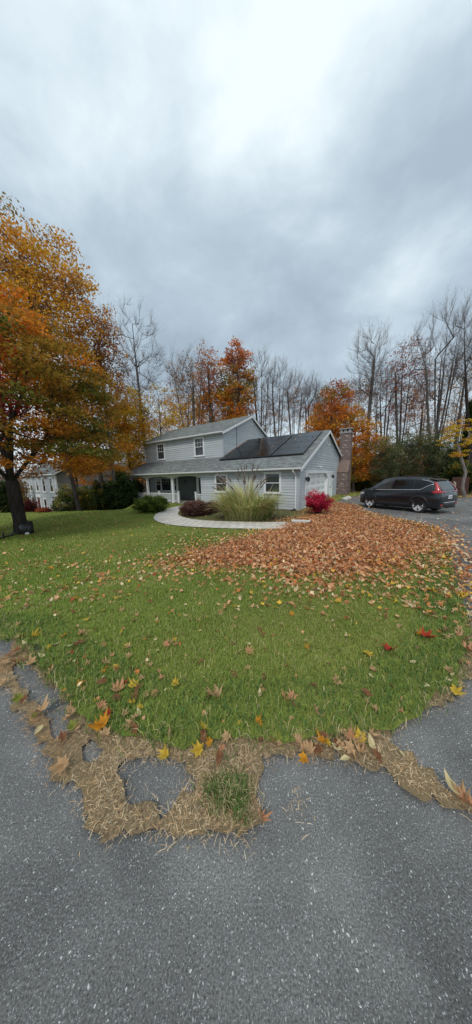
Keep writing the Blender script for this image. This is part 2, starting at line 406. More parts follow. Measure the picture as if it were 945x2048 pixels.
# flagstone walk, the planting bed it encloses and the house bed
WALK = px([(371, 1012), (340, 1018), (319, 1027), (308, 1036), (314, 1045), (340, 1052), (380, 1056.5), (430, 1059), (480, 1060.5), (530, 1061), (572, 1060), (580, 1048), (530, 1047), (480, 1046.3), (440, 1045), (400, 1042.5), (368, 1037), (356, 1029), (366, 1019), (385, 1013)])
sheet('walkway', smooth_outline(WALK, .12), .07, .25, 'paver', uvs=33)
BED = px([(390, 1012), (372, 1019), (358, 1029), (369, 1037), (400, 1042), (440, 1045), (500, 1046.5), (560, 1047), (600, 1042), (640, 1028), (600, 1021), (520, 1018), (440, 1014)])
sheet('garden_bed', smooth_outline(BED, .15, .01), .055, .3, 'mulch')

# ------------------------------------------------------------------ pavement edge: dead grass and needles over old asphalt
BL = lambda L_: [(x/1.99, 1230+y/1.99) for x, y in L_]
BR = lambda L_: [(470+x/1.99, 1230+y/1.99) for x, y in L_]
STRAW_OUT = BL([(-260, 40), (-120, 110), (-60, 200), (0, 290), (60, 340), (120, 460), (180, 560), (190, 640), (220, 690), (310, 700), (335, 830), (340, 880), (430, 905), (560, 868), (700, 905), (830, 880), (960, 905)]) \
    + BR([(60, 880), (100, 840), (95, 700), (110, 590), (240, 575), (400, 575), (470, 600), (600, 625), (690, 705), (790, 735), (960, 800), (1010, 830), (1000, 790), (960, 760), (820, 700), (730, 600), (640, 545), (620, 480), (700, 400), (830, 360), (890, 310), (960, 170), (965, 60), (930, 40), (880, 240), (800, 300), (640, 370), (500, 440), (300, 455), (60, 465)]) \
    + BL([(800, 455), (640, 455), (490, 425), (350, 370), (280, 295), (200, 220), (130, 130), (80, 60), (15, -25), (-200, -60)])
ISLES = [BL([(45, 215), (100, 195), (195, 285), (268, 365), (278, 470), (225, 492), (188, 425), (108, 325)]),
         BL([(350, 505), (408, 555), (402, 592), (338, 572)]),
         BL([(478, 605), (540, 572), (600, 585), (722, 588), (762, 640), (777, 700), (702, 735), (690, 790), (640, 815), (612, 770), (522, 772), (488, 722)]),
         BL([(-60, 60), (25, 45), (48, 90), (40, 155), (-40, 190), (-110, 150)])]
CRACK = BR([(240, 720), (258, 700), (272, 740), (268, 850), (240, 850), (235, 780)])
straw_w = px(STRAW_OUT); isles_w = [px(i) for i in ISLES]; crack_w = px(CRACK)
def in_straw(x, y):
    r = inpoly(x, y, straw_w)
    for i in isles_w: r &= ~inpoly(x, y, i)
    return r | inpoly(x, y, crack_w)
def straw_sheet():
    P = smooth_outline(straw_w, .035, .016); hs = [smooth_outline(i, .035, .014) for i in isles_w]
    pts = []; edges = []
    for ring in [P]+hs:
        k = len(pts); pts += ring; edges += [(k+i, k+(i+1) % len(ring)) for i in range(len(ring))]
    vv, ee, ff, *_ = delaunay_2d_cdt([Vector(p) for p in pts], edges, [], 0, 1e-5)
    vv = np.array([(v.x, v.y) for v in vv]); ff = np.array([f for f in ff if len(f) == 3]); c = vv[ff].mean(1)
    k = inpoly(c[:, 0], c[:, 1], P)
    for h in hs: k &= ~inpoly(c[:, 0], c[:, 1], h)
    o = np_mesh('dead_grass_mat', np.column_stack([vv, gz(vv[:, 0], vv[:, 1])+.022]), ff[k], 'strawbed'); o['kind'] = 'stuff'
    tag(o, 'flattened mat of tan dead grass over the broken pavement edge', 'dead grass')
straw_sheet()

def blades(name, P, h, wd, lean, cols, mat, label, cat, off=.03, curl=.5, flat=False):
    """many grass blades, three triangles each"""
    n = len(P); az = RNG.uniform(0, 2*np.pi, n); fz = az+np.pi/2
    d = np.column_stack([np.cos(az), np.sin(az), np.zeros(n)]); s = np.column_stack([np.cos(fz), np.sin(fz), np.zeros(n)])
    base = np.column_stack([P, gz(P[:, 0], P[:, 1])+off-.005])
    up = np.array([0, 0, 1.0]); le = lean[:, None]; hh = h[:, None]; ww = wd[:, None]
    m = base+d*hh*.35*le+up*hh*(.58 if not flat else .12)
    t = base+d*hh*(.55+.5*curl)*le+up*hh*((1-.45*le) if not flat else RNG.uniform(0, .16, n)[:, None])
    V = np.stack([base-s*ww/2, base+s*ww/2, m-s*ww*.38, m+s*ww*.38, t], 1).reshape(-1, 3)
    k = np.arange(n)[:, None]*5
    Fc = np.concatenate([k+np.array([[0, 1, 3]]), k+np.array([[0, 3, 2]]), k+np.array([[2, 3, 4]])])
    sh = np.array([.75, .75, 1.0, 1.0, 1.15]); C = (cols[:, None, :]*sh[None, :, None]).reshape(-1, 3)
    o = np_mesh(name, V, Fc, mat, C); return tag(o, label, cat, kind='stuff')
# leaf-covered part of the lawn
LEAFY = px([(312, 1132), (370, 1112), (430, 1092), (500, 1074), (548, 1060), (575, 1046), (612, 1034), (625, 1018), (672, 1006), (716, 1012), (722, 1024), (790, 1040), (868, 1058), (892, 1085), (888, 1110), (850, 1126), (860, 1150), (820, 1160), (740, 1168), (660, 1172), (590, 1168), (520, 1150), (430, 1146), (360, 1142)])
def lnoise(x, y, s, k=0):
    return (np.sin(x*s+1.3*k)*np.cos(y*s*1.17-.7*k)+np.sin((x+y)*s*.71+2.1+k)+np.cos((x-1.7*y)*s*.53+k))/3
def scatter(P, dens_fn, maxd):
    x0, y0 = np.min(P, 0); x1, y1 = np.max(P, 0); n = int((x1-x0)*(y1-y0)*maxd)
    q = RNG.uniform((x0, y0), (x1, y1), (n, 2)); q = q[inpoly(q[:, 0], q[:, 1], P)]
    return q[RNG.uniform(0, maxd, len(q)) < dens_fn(q[:, 0], q[:, 1])]
def grass():
    # only where the frame could see it from here or a step aside
    view = lambda x, y: (np.abs(x) < y*1.12+1.6)
    leafy = lambda x, y: np.where(inpoly(x, y, LEAFY), np.clip(1-polydist(x, y, LEAFY)*1.2, .12, 1), 1)
    keep = lambda x, y: view(x, y)*leafy(x, y)*(~inpoly(x, y, BED))*(~inpoly(x, y, WALK))
    def dens(x, y):
        r = np.hypot(x, y); return keep(x, y)*np.interp(r, [0, 2.5, 4, 6, 9, 13, 18, 24], [5200, 4800, 3000, 1500, 600, 300, 130, 60])*(1+.25*lnoise(x, y, 3.1))
    near_ = [p for p in LAWN]
    qs = []
    for ya, yb, md in ((.8, 2.6, 6500), (2.6, 4.2, 5600), (4.2, 6.5, 3400), (6.5, 10, 1500), (10, 14, 560), (14, 22, 260)):
        w_ = yb*1.12+1.6; m = int((yb-ya)*2*w_*md); c = RNG.uniform((-w_, ya), (w_, yb), (m, 2)); c = c[inpoly(c[:, 0], c[:, 1], near_)]
        qs.append(c[RNG.uniform(0, md, len(c)) < dens(c[:, 0], c[:, 1])])
    q = np.vstack(qs)
    r = np.hypot(q[:, 0], q[:, 1]); n = len(q)
    edge = np.clip(1-polydist(q[:, 0], q[:, 1], LAWN)/.5, 0, 1)*(r < 6)
    q = q+(edge > .75)[:, None]*RNG.normal(0, .045, q.shape)*(RNG.random((n, 1)) < .6)
    h = (.045+.028*RNG.random(n)+.05*edge*RNG.random(n)*(RNG.random(n) < .5)*np.clip(.6+lnoise(q[:, 0], q[:, 1], 5.0, 6), 0, 1.3)+.02*np.clip(lnoise(q[:, 0], q[:, 1], 6.0, 9), 0, 1))*np.interp(r, [0, 4, 12, 20], [1, 1, 1.05, 1.1])
    wd = np.interp(r, [0, 3, 6, 12, 20], [.0042, .0046, .007, .014, .024])*RNG.uniform(.8, 1.2, n)
    t = RNG.random(n); pat = .5+.5*lnoise(q[:, 0], q[:, 1], 1.7, 3)
    g1 = np.array([.135, .225, .036]); g2 = np.array([.31, .395, .082]); g3 = np.array([.54, .49, .18]); tan = np.array([.62, .50, .27])
    c = g1+(g2-g1)*t[:, None]; c = c+(g3-c)*(RNG.random(n)*.5*np.clip(pat*1.2-.2, 0, 1))[:, None]
    c = c*(1+.16*lnoise(q[:, 0], q[:, 1], 1.1, 11)+.10*lnoise(q[:, 0], q[:, 1], 4.2, 12))[:, None]
    strawy = (RNG.random(n) < .09+.45*np.clip(1-polydist(q[:, 0], q[:, 1], near+right)/.10, 0, 1)*(r < 6)); c[strawy] = tan*RNG.uniform(.6, 1.2, (strawy.sum(), 1))
    blue = (edge > .1) & (RNG.random(n) < .5); c[blue] = np.array([.11, .20, .06])*RNG.uniform(.7, 1.3, (blue.sum(), 1))
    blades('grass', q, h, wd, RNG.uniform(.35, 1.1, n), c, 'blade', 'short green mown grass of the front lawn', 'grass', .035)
grass()
def straw():
    dn = lambda x, y: in_straw(x, y)*np.interp(np.hypot(x, y), [0, 2.5, 4, 8], [9500, 7500, 3000, 800])*np.clip(.85+.6*lnoise(x, y, 7.0, 2), .35, 1.25)
    allp = np.array(straw_w+crack_w); x0, y0 = allp.min(0); x1, y1 = allp.max(0)
    n = int((x1-x0)*(y1-y0)*9500); q = RNG.uniform((x0, y0), (x1, y1), (n, 2)); q = q[np.abs(q[:, 0]) < q[:, 1]*1.15+1.2]
    q = q[RNG.uniform(0, 9500, len(q)) < dn(q[:, 0], q[:, 1])]
    q = q+RNG.normal(0, .030, q.shape); n = len(q)
    pal = np.array([[.78, .58, .35], [.66, .46, .26], [.84, .68, .45], [.70, .42, .21], [.46, .33, .19]])
    c = pal[RNG.choice(5, n, p=[.33, .24, .18, .17, .08])]*RNG.uniform(.75, 1.2, (n, 1))
    h = RNG.uniform(.02, .065, n)*np.where(RNG.random(n) < .08, 1.7, 1); wd = RNG.uniform(.0012, .0030, n)
    red = (lnoise(q[:, 0], q[:, 1], 4.3, 1) > .25) & (q[:, 0] < -.3); c[red] = np.array([.66, .38, .18])*RNG.uniform(.6, 1.25, (red.sum(), 1))
    blades('dead_grass', q, h, wd, RNG.uniform(.6, 1.1, n), c, 'straw', 'loose tan grass stalks and needles on the pavement edge', 'dead grass', .026, flat=True)
    # a few green tufts growing through
    t = at(455, 1592); k = RNG.normal((t.x, t.y), (.06, .045), (700, 2)); t2 = at(480, 1610); k = np.concatenate([k, RNG.normal((t2.x, t2.y), (.03, .05), (250, 2))])
    n = len(k); c = np.where(RNG.random((n, 1)) < .6, np.array([[.12, .19, .05]]), np.array([[.45, .38, .2]]))*RNG.uniform(.7, 1.3, (n, 1))
    blades('grass_tuft', k, RNG.uniform(.03, .06, n), RNG.uniform(.003, .0045, n), RNG.uniform(.5, 1.1, n), c, 'blade', 'green grass tuft growing through the dead grass at the road edge', 'grass', .03)
straw()

# ------------------------------------------------------------------ fallen leaves
def leaf_shape(kind):
    """outline in the unit disc, stem towards -y; centre vertex first"""
    if kind == 0:   # maple: five pointed lobes
        ang = [-90, -62, -38, -10, 12, 30, 52, 72, 90, 108, 128, 150, 168, 190, 218, 242]
        r =   [.30, .62, .42, .85, .52, .60, .98, .55, 1.1, .55, .98, .60, .52, .85, .42, .62]
    elif kind == 1:  # oval, pointed
        ang = [-90, -50, -15, 15, 50, 90, 130, 165, 195, 230]; r = [.85, .55, .42, .44, .6, 1.05, .6, .44, .42, .55]
    else:            # oak-like, curled up
        ang = [-90, -60, -40, -15, 5, 30, 55, 90, 125, 150, 175, 195, 220, 240]; r = [.9, .45, .55, .36, .62, .40, .62, 1.0, .62, .40, .62, .36, .55, .45]
    a = np.radians(ang); r = np.array(r)
    return np.column_stack([r*np.cos(a), r*np.sin(a)])
def leaf_geo(kind, size, curl, fold, rng):
    o = leaf_shape(kind); o = o*size*rng.uniform(.9, 1.1, (len(o), 1))
    P = np.vstack([[0, 0], o]); rr = (P**2).sum(1)/size**2
    z = size*(curl*rr+fold*np.abs(P[:, 0])/size+.22*rng.normal(size=len(P))*np.minimum(rr, 1)); z[0] = 0
    return np.column_stack([P, z-z.min()])
def rot_rand(n, tilt):
    a = RNG.uniform(0, 2*np.pi, n); b = RNG.normal(0, tilt, n); c = RNG.normal(0, tilt, n)
    ca, sa, cb, sb, cc, sc = np.cos(a), np.sin(a), np.cos(b), np.sin(b), np.cos(c), np.sin(c)
    z = np.zeros(n); o = np.ones(n)
    A = np.stack([np.stack([ca, -sa, z], 1), np.stack([sa, ca, z], 1), np.stack([z, z, o], 1)], 1)
    Bm = np.stack([np.stack([o, z, z], 1), np.stack([z, cb, -sb], 1), np.stack([z, sb, cb], 1)], 1)
    Cm = np.stack([np.stack([cc, z, sc], 1), np.stack([z, o, z], 1), np.stack([-sc, z, cc], 1)], 1)
    return A @ Bm @ Cm
LPAL = np.array([[.45, .235, .125], [.34, .155, .072], [.56, .34, .20], [.21, .088, .045], [.64, .46, .30], [.46, .17, .055], [.27, .06, .03], [.60, .36, .06], [.15, .08, .05]])
LPAL = np.clip(LPAL*np.array([1.52, 1.44, 1.36]), 0, .85)
LPROB = [.25, .20, .16, .15, .07, .08, .03, .02, .04]
def litter(name, P, zoff, size, label, tilt=.45, pal=LPAL, prob=LPROB, zfun=gz, kinds=(0, 0, 0, 1, 2)):
    Vs, Fs, Cs = [], [], []; k0 = 0; n = len(P)
    which = RNG.integers(0, 10, n)
    for v in range(10):
        idx = np.where(which == v)[0]
        if not len(idx): continue
        g = leaf_geo(kinds[v % len(kinds)], 1.0, RNG.uniform(-.15, .55), RNG.uniform(-.2, .35), RNG)
        R = rot_rand(len(idx), tilt); s = RNG.uniform(.75, 1.3, len(idx))*(size if np.isscalar(size) else size[idx])
        V = np.einsum('nij,kj->nki', R, g)*s[:, None, None]
        low = V[:, :, 2].min(1); p = P[idx]
        zz = zfun(p[:, 0], p[:, 1])+(zoff if np.isscalar(zoff) else zoff[idx])-low*.75
        V[:, :, 0] += p[:, None, 0]; V[:, :, 1] += p[:, None, 1]; V[:, :, 2] += zz[:, None]
        m = g.shape[0]; ring = np.arange(1, m); tri = np.column_stack([np.zeros(m-1, int), ring, np.roll(ring, -1)])
        Fs.append((tri[None]+np.arange(len(idx))[:, None, None]*m+k0).reshape(-1, 3)); Vs.append(V.reshape(-1, 3))
        c = pal[RNG.choice(len(pal), len(idx), p=prob)]*RNG.uniform(.72, 1.22, (len(idx), 1)); shade = RNG.uniform(.82, 1.12, (len(idx), m, 1)); shade[:, 0] *= .8
        Cs.append((c[:, None, :]*shade).reshape(-1, 3)); k0 += len(idx)*m
    o = np_mesh(name, np.vstack(Vs), np.vstack(Fs), 'litter', np.vstack(Cs)); return tag(o, label, 'fallen leaves', kind='stuff')
leafy_s = smooth_outline(LEAFY, .3, .08)
sheet('leaf_bed', smooth_outline([(3.2+(x-3.2)*.86, 8.9+(y-8.9)*.80) for x, y in LEAFY], .25, .14), .048, .4, 'leafbed', kind='stuff')
tag(bpy.data.objects['leaf_bed'], 'matted brown leaves under the deep drift of leaves', 'fallen leaves')
def big_litter():
    dn = lambda x, y: 1250*np.clip(polydist(x, y, LEAFY)/.5, .40, 1)*np.clip(.9+.4*lnoise(x, y, 2.7, 8), .45, 1)
    q = scatter(LEAFY, dn, 1250); z = .05+.035*RNG.random(len(q))*np.clip(polydist(q[:, 0], q[:, 1], LEAFY)/.8, .1, 1)
    litter('leaf_litter', q, z, RNG.uniform(.026, .048, len(q)), 'deep drift of brown and orange fallen leaves covering the lawn by the drive', .5)
big_litter()
def mid_litter():
    out = []
    # thinning fringe around the drift, over lawn and drive
    x = RNG.uniform(-12, 16, 260000); y = RNG.uniform(2.4, 26, 260000); d = polydist(x, y, LEAFY); k = ~inpoly(x, y, LEAFY)
    pr = np.exp(-d/.38)*.95+.014+.016*(lnoise(x, y, 1.6, 7) > .2)+.22*np.exp(-d/1.1)*(lnoise(x, y, 2.1, 4) > .0)
    pr = np.where(inpoly(x, y, DRIVE) & (d > .2), np.exp(-d/.45)*.2+.012, pr)
    pr = np.where((y > 13) & (x < 2), .004, pr)
    strip = px([(0, 1122), (100, 1128), (200, 1135), (320, 1138), (330, 1160), (250, 1170), (150, 1185), (0, 1215)])
    pr = np.where(inpoly(x, y, strip), np.clip(.20+.22*lnoise(x, y, 3.3, 2), .03, .4), pr)
    pr = np.where(x*0+y > 17, np.where(x > 5, .02, .007), pr)
    HX = (x-3.71)*(-.831)+(y-13.75)*.556; HD = (x-3.71)*.556+(y-13.75)*.831
    k &= ~((HX > -.05) & (HX < 17.3) & (HD > -.05))
    k &= RNG.random(len(x)) < pr*np.where(y < 12, 1, .8)
    k &= ~(inpoly(x, y, WALK) & (RNG.random(len(x)) < .9)) & (np.hypot(x, y) > 2.7)
    q = np.column_stack([x[k], y[k]])
    a = RNG.uniform((-5.5, 1.2), (5.5, 6.5), (2000, 2)); a = a[inpoly(a[:, 0], a[:, 1], LAWN_S) & (lnoise(a[:, 0], a[:, 1], 2.3, 5) > RNG.uniform(-.9, .6, len(a)))]
    pal = LPAL.copy(); prob = [.24, .17, .17, .09, .13, .08, .03, .07, .02]
    litter('scattered_leaves', q, .055, RNG.uniform(.024, .046, len(q)), 'thin scatter of tan and yellow leaves across lawn and drive', .4, pal, prob)
    litter('leaf_fragments', a, .058, RNG.uniform(.012, .024, len(a)), 'small brown leaf fragments lying in the near lawn', .7, pal, prob)
    # leaves gathered along the edge of the drive and the back grass
    e = px([(905, 1060), (915, 1090), (925, 1130), (936, 1170), (942, 1220)]); q2 = []
    for i in range(len(e)-1):
        m = 70; t = RNG.random((m, 1)); a, b = np.array(e[i]), np.array(e[i+1]); q2.append(a+(b-a)*t+RNG.normal(0, .13, (m, 2)))
    for i, (a, b) in enumerate(zip(right[:-1], right[1:])):
        m = 32; t = RNG.random((m, 1)); q2.append(np.array(a)+(np.array(b)-np.array(a))*t+RNG.normal(0, .14, (m, 2)))
    a, b = np.array((11.6, 17.0)), np.array((19, 18.2)); q2.append(a+(b-a)*RNG.random((420, 1))+RNG.normal(0, .35, (420, 2)))
    q2.append(RNG.uniform((7.5, 17.5), (11.5, 26), (420, 2)))
    litter('edge_leaves', np.vstack(q2), .05, .042, 'brown leaves gathered along the edge of the drive', .4, pal, prob)
mid_litter()
# individual leaves lying nearest the camera
LEAF_KINDS = {  # colour, shape, label, group
 'yellow': ((.62, .42, .06), 0, 'bright yellow fallen maple leaf at the front of the yard', 'yellow fallen maple leaves'),
 'orange': ((.60, .27, .03), 0, 'orange maple leaf lying on the ground', 'orange fallen maple leaves'),
 'tan': ((.54, .34, .18), 0, 'dry tan maple leaf curled on the ground', 'tan fallen maple leaves'),
 'brown': ((.24, .11, .055), 2, 'dark brown lobed leaf curled on the ground', 'brown fallen leaves'),
 'pink': ((.58, .29, .155), 0, 'salmon pink maple leaf lying face down', 'salmon pink fallen maple leaves'),
 'red': ((.40, .055, .03), 0, 'red fallen maple leaf at the front of the yard', 'red fallen maple leaves'),
 'pale': ((.66, .55, .30), 1, 'pale cream oval leaf lying on the ground', 'pale oval fallen leaves'),
 'green': ((.24, .27, .05), 0, 'yellow green maple leaf at the pavement edge', 'yellow green fallen leaves')}
PROTO = {}
def leaf_mesh(kind, var):
    if (kind, var) in PROTO: return PROTO[kind, var]
    colr, shp, _, _ = LEAF_KINDS[kind]; rng = np.random.default_rng(hash((len(kind), kind[0] < 'm', var, shp)) % 2**31)
    g = leaf_geo(shp, 1.0, rng.uniform(.0, .75), rng.uniform(-.35, .65), rng); m = len(g)
    st = np.array([[0, -.25, g[0, 2]], [.03, -.25, g[0, 2]], [.05, -.95, g[0, 2]+.12], [.02, -.95, g[0, 2]+.12]])
    V = np.vstack([g, st]); ring = np.arange(1, m)
    tri = np.column_stack([np.zeros(m-1, int), ring, np.roll(ring, -1)]); tri = np.vstack([tri, [[m, m+1, m+2], [m, m+2, m+3]]])
    sh = rng.uniform(.78, 1.15, (m+4, 1)); sh[0] = .75; C = np.array(colr)*sh
    C[1:m] = C[1:m]*(1-.35*rng.random((m-1, 1))*(rng.random((m-1, 1)) < .4))
    me = bpy.data.meshes.new('fallen_leaf'); me.from_pydata(V.tolist(), [], tri.tolist())
    c = me.color_attributes.new('Col', 'FLOAT_COLOR', 'POINT'); c.data.foreach_set('color', np.column_stack([C, np.ones(len(C))]).astype(np.float32).ravel())
    me.materials.append(MAT['litter']); PROTO[kind, var] = me; return me
LCOUNT = [0]
def put_leaf(x, y, kind, size, label=None, off=.052, tilt=.30):
    o = bpy.data.objects.new('fallen_leaf', leaf_mesh(kind, LCOUNT[0] % 4)); COL.objects.link(o); LCOUNT[0] += 1
    o.location = (x, y, gzs(x, y)+off); tilt = tilt*.45 if kind == 'pale' else tilt; size = size*.78 if kind == 'pale' else size
    o.rotation_euler = (random.gauss(0, tilt), random.gauss(0, tilt), random.uniform(0, 6.28)); o.scale = (size,)*3
    lab, g = LEAF_KINDS[kind][2:]
    tag(o, label or lab, 'leaf', None if label else g); return o
HERO = [(203, 1452, 'orange', 18, 'large orange maple leaf at the front edge of the lawn'), (237, 1338, 'yellow', 10), (351, 1371, 'yellow', 9), (238, 1382, 'pink', 15), (433, 1397, 'tan', 21, 'largest crumpled tan maple leaf on the front lawn'),
 (498, 1307, 'pink', 12), (520, 1393, 'pale', 10), (570, 1400, 'pink', 12), (781, 1303, 'red', 14, 'large red maple leaf on the right side of the lawn'), (732, 1310, 'yellow', 12), (743, 1356, 'pale', 8), (270, 1373, 'yellow', 12), (332, 1513, 'yellow', 11, 'bright yellow leaf at the tip of the asphalt island'), (610, 1520, 'orange', 10), (702, 1500, 'tan', 12), (722, 1508, 'tan', 11), (745, 1495, 'pale', 12), (690, 1522, 'pale', 10), (905, 1580, 'pale', 16, 'long pale yellow leaf on the asphalt at the right'), (38, 1398, 'green', 9), (80, 1427, 'tan', 15), (128, 1532, 'tan', 14), (522, 1640, 'pink', 13), (852, 1277, 'red', 13), (838, 1272, 'orange', 9), (910, 1386, 'yellow', 11), (938, 1305, 'pink', 12), (826, 1327, 'pale', 8), (648, 1488, 'orange', 13), (148, 1455, 'green', 11), (165, 1270, 'tan', 16), (160, 1290, 'brown', 12), (68, 1275, 'yellow', 9), (256, 1295, 'yellow', 8), (207, 1223, 'yellow', 6), (233, 1198, 'yellow', 7), (312, 1243, 'pale', 7), (475, 1222, 'pale', 10), (676, 1206, 'yellow', 9), (790, 1208, 'yellow', 9), (865, 1185, 'yellow', 8), (640, 1505, 'brown', 9), (585, 1440, 'tan', 6), (630, 1375, 'brown', 8), (650, 1385, 'pale', 6), (733, 1390, 'brown', 10), (530, 1385, 'pink', 7), (268, 1398, 'brown', 11), (300, 1335, 'tan', 9), (215, 1330, 'tan', 9), (340, 1470, 'brown', 7), (420, 1490, 'orange', 8), (445, 1500, 'pink', 7), (925, 1600, 'tan', 13), (940, 1615, 'pink', 12), (100, 1340, 'brown', 10), (60, 1330, 'tan', 10), (30, 1310, 'brown', 11), (85, 1315, 'pale', 8), (150, 1200, 'orange', 8), (103, 1140, 'orange', 6), (770, 1235, 'brown', 9), (818, 1210, 'tan', 9), (730, 1228, 'pale', 6), (925, 1195, 'yellow', 9), (935, 1170, 'pale', 8), (705, 1480, 'pink', 10), (715, 1493, 'tan', 10), (675, 1500, 'pale', 9), (480, 1450, 'yellow', 6), (560, 1490, 'tan', 7), (235, 1400, 'brown', 9)]
for h_ in HERO:
    p = at(h_[0], h_[1], .04); d = (p-Vector((0, 0, CAM_H))).length
    put_leaf(p.x, p.y, h_[2], h_[3]/F*d*.92, h_[4] if len(h_) > 4 else None)
def more_leaves(n=300-len(HERO)):
    kinds = list(LEAF_KINDS); pr = np.array([.08, .07, .42, .23, .07, .02, .09, .02]); c = 0
    areas = [((0, 945), (1165, 1300), .46), ((0, 330), (1290, 1480), .26), ((380, 900), (1300, 1520), .15), ((560, 760), (1470, 1525), .05), ((880, 944), (1230, 1400), .08)]
    for (xa, xb), (ya, yb), fr in areas:
        m = int(round(n*fr)); k = 0; tries = 0
        while k < m and tries < 4000:
            tries += 1
            p = at(random.uniform(xa, xb), random.uniform(ya, yb), .04)
            if not (inpoly(p.x, p.y, LAWN_S) or in_straw(np.array([p.x]), np.array([p.y]))[0] or random.random() < .05): continue
            if lnoise(p.x, p.y, 2.3, 5) < random.uniform(-.9, .5): continue
            put_leaf(p.x, p.y, str(np.random.default_rng(c+99).choice(kinds, p=pr)), random.uniform(.024, .050)); k += 1; c += 1
more_leaves()
MAT['shoulder'] = simple('shoulder_brick', (.20, .14, .115), .9, var=.3, scale=9, bmp=.3)
MAT['trim_blue'] = simple('corner_paint', (.42, .46, .50), .5, var=.04)
# ------------------------------------------------------------------ house
def clip_band(P, z0, z1):
    def cut(P, z, keep_above):
        o = []
        for i in range(len(P)):
            a, b = P[i], P[(i+1) % len(P)]; ia = (a[1] >= z) == keep_above or a[1] == z; ib = (b[1] >= z) == keep_above or b[1] == z
            if ia: o.append(a)
            if ia != ib:
                t = (z-a[1])/(b[1]-a[1]); o.append((a[0]+(b[0]-a[0])*t, z))
        return o
    P = cut(P, z0, True)
    return cut(P, z1, False) if len(P) > 2 else []
def siding(name, P, T, parent, mat='siding', course=.17, lip=.028, z_start=None):
    """lapped boards over polygon P in (u, z); T(u, z, out) gives the local point"""
    m = MB(); zs = [p[1] for p in P]; z = min(zs) if z_start is None else z_start
    rg = random.Random(len(P)*7+int(100*max(zs)))
    while z < max(zs):
        B = clip_band(P, z, z+course)
        if len(B) > 2:
            sh = rg.uniform(.94, 1.04)
            k = m.add([T(u, v, lip*(1-(v-z)/course)) for u, v in B]); m.face(range(k, k+len(B))); m.col += [(sh*(1-.22*((v-z)/course)**2),)*3 for u, v in B]  # board tops darkened: grime and shade of the lap above, in the colour
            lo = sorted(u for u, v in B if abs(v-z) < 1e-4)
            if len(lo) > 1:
                k = m.add([T(lo[0], z, 0), T(lo[-1], z, 0), T(lo[-1], z, lip), T(lo[0], z, lip)]); m.face(range(k, k+4)); m.col += [(.22, .22, .24)]*4  # underside of the lap coloured dark, a painted shadow line
        z += course
    return m.build(name, mat, parent, fix=False)
A = at(598.5, 1022); A = Vector((3.711, 13.754, 0)); RZ = rad(-33.8)
H = empty('grey_house', A, RZ, 'grey blue two storey house with attached garage, farmer porch and roof solar panels', 'house')
def S(s, d, z): return (-s, d, z)
def Tf(d): return lambda u, z, o: (-u, d-o, z)          # wall facing the street
def Tr(s): return lambda u, z, o: (-s+o, u, z)          # wall facing the drive (u = depth)
def sbox(m, s0, s1, d0, d1, z0, z1): m.box((-s1, d0, z0), (-s0, d1, z1))
D2 = 2.2; S2a, S2b = 7.0, 17.1; SLO = .44
zr = lambda d: 2.55+SLO*(d+.35)
RDG = 6.35; zR = zr(RDG); DB = 12.2; SLB = .31
zb_ = lambda d: zR-SLB*(d-RDG)
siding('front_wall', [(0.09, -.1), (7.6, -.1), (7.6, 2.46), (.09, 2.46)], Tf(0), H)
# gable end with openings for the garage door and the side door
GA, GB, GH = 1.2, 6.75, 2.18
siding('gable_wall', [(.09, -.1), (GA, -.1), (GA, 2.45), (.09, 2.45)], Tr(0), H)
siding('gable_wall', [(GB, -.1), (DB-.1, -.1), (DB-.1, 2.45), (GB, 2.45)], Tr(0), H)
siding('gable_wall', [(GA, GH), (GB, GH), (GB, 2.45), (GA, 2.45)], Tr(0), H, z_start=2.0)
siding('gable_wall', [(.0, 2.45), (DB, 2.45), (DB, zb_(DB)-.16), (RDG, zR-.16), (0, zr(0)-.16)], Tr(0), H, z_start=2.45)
for lo_, hi_ in (((-.09, -.034, -.1), (.036, .09, 2.5)), ((0, DB-.1, -.1), (.036, DB, 3.5)), ((-S2a-.08, D2-.034, 3.6), (-S2a+.036, D2+.08, 5.5))):
    m = MB(); m.box(lo_, hi_); m.build('corner_board', 'trim_blue', H)
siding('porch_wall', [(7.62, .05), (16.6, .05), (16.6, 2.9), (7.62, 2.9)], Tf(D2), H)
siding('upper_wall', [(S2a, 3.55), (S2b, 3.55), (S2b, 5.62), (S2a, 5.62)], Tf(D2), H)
PKD, PKZ = 6.6, 7.72; SLM = (PKZ-5.66)/(PKD-D2+.3)
zm = lambda d: 5.66+SLM*(d-D2+.3) if d <= PKD else PKZ-SLM*(d-PKD)
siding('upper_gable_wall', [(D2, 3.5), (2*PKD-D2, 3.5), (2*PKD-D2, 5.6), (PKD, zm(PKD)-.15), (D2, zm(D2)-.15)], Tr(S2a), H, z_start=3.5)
# far side and rear walls
m = MB()
m.poly([S(S2b, D2, 0), S(S2b, 11, 0), S(S2b, 11, 5.6), S(S2b, PKD, PKZ-.15), S(S2b, D2, 5.6)]); m.poly([S(S2b, 11, 0), S(S2a, 11, 0), S(S2a, 11, 5.6), S(S2b, 11, 5.6)])
m.poly([S(7, DB, 0), S(0, DB, 0), S(0, DB, 3.5), S(7, DB, 3.5)]); m.poly([S(7.6, 0, 0), S(7.6, D2, 0), S(7.6, D2, 2.46), S(7.6, 0, 2.46)])
m.build('rear_wall', MAT['siding_g'], H)
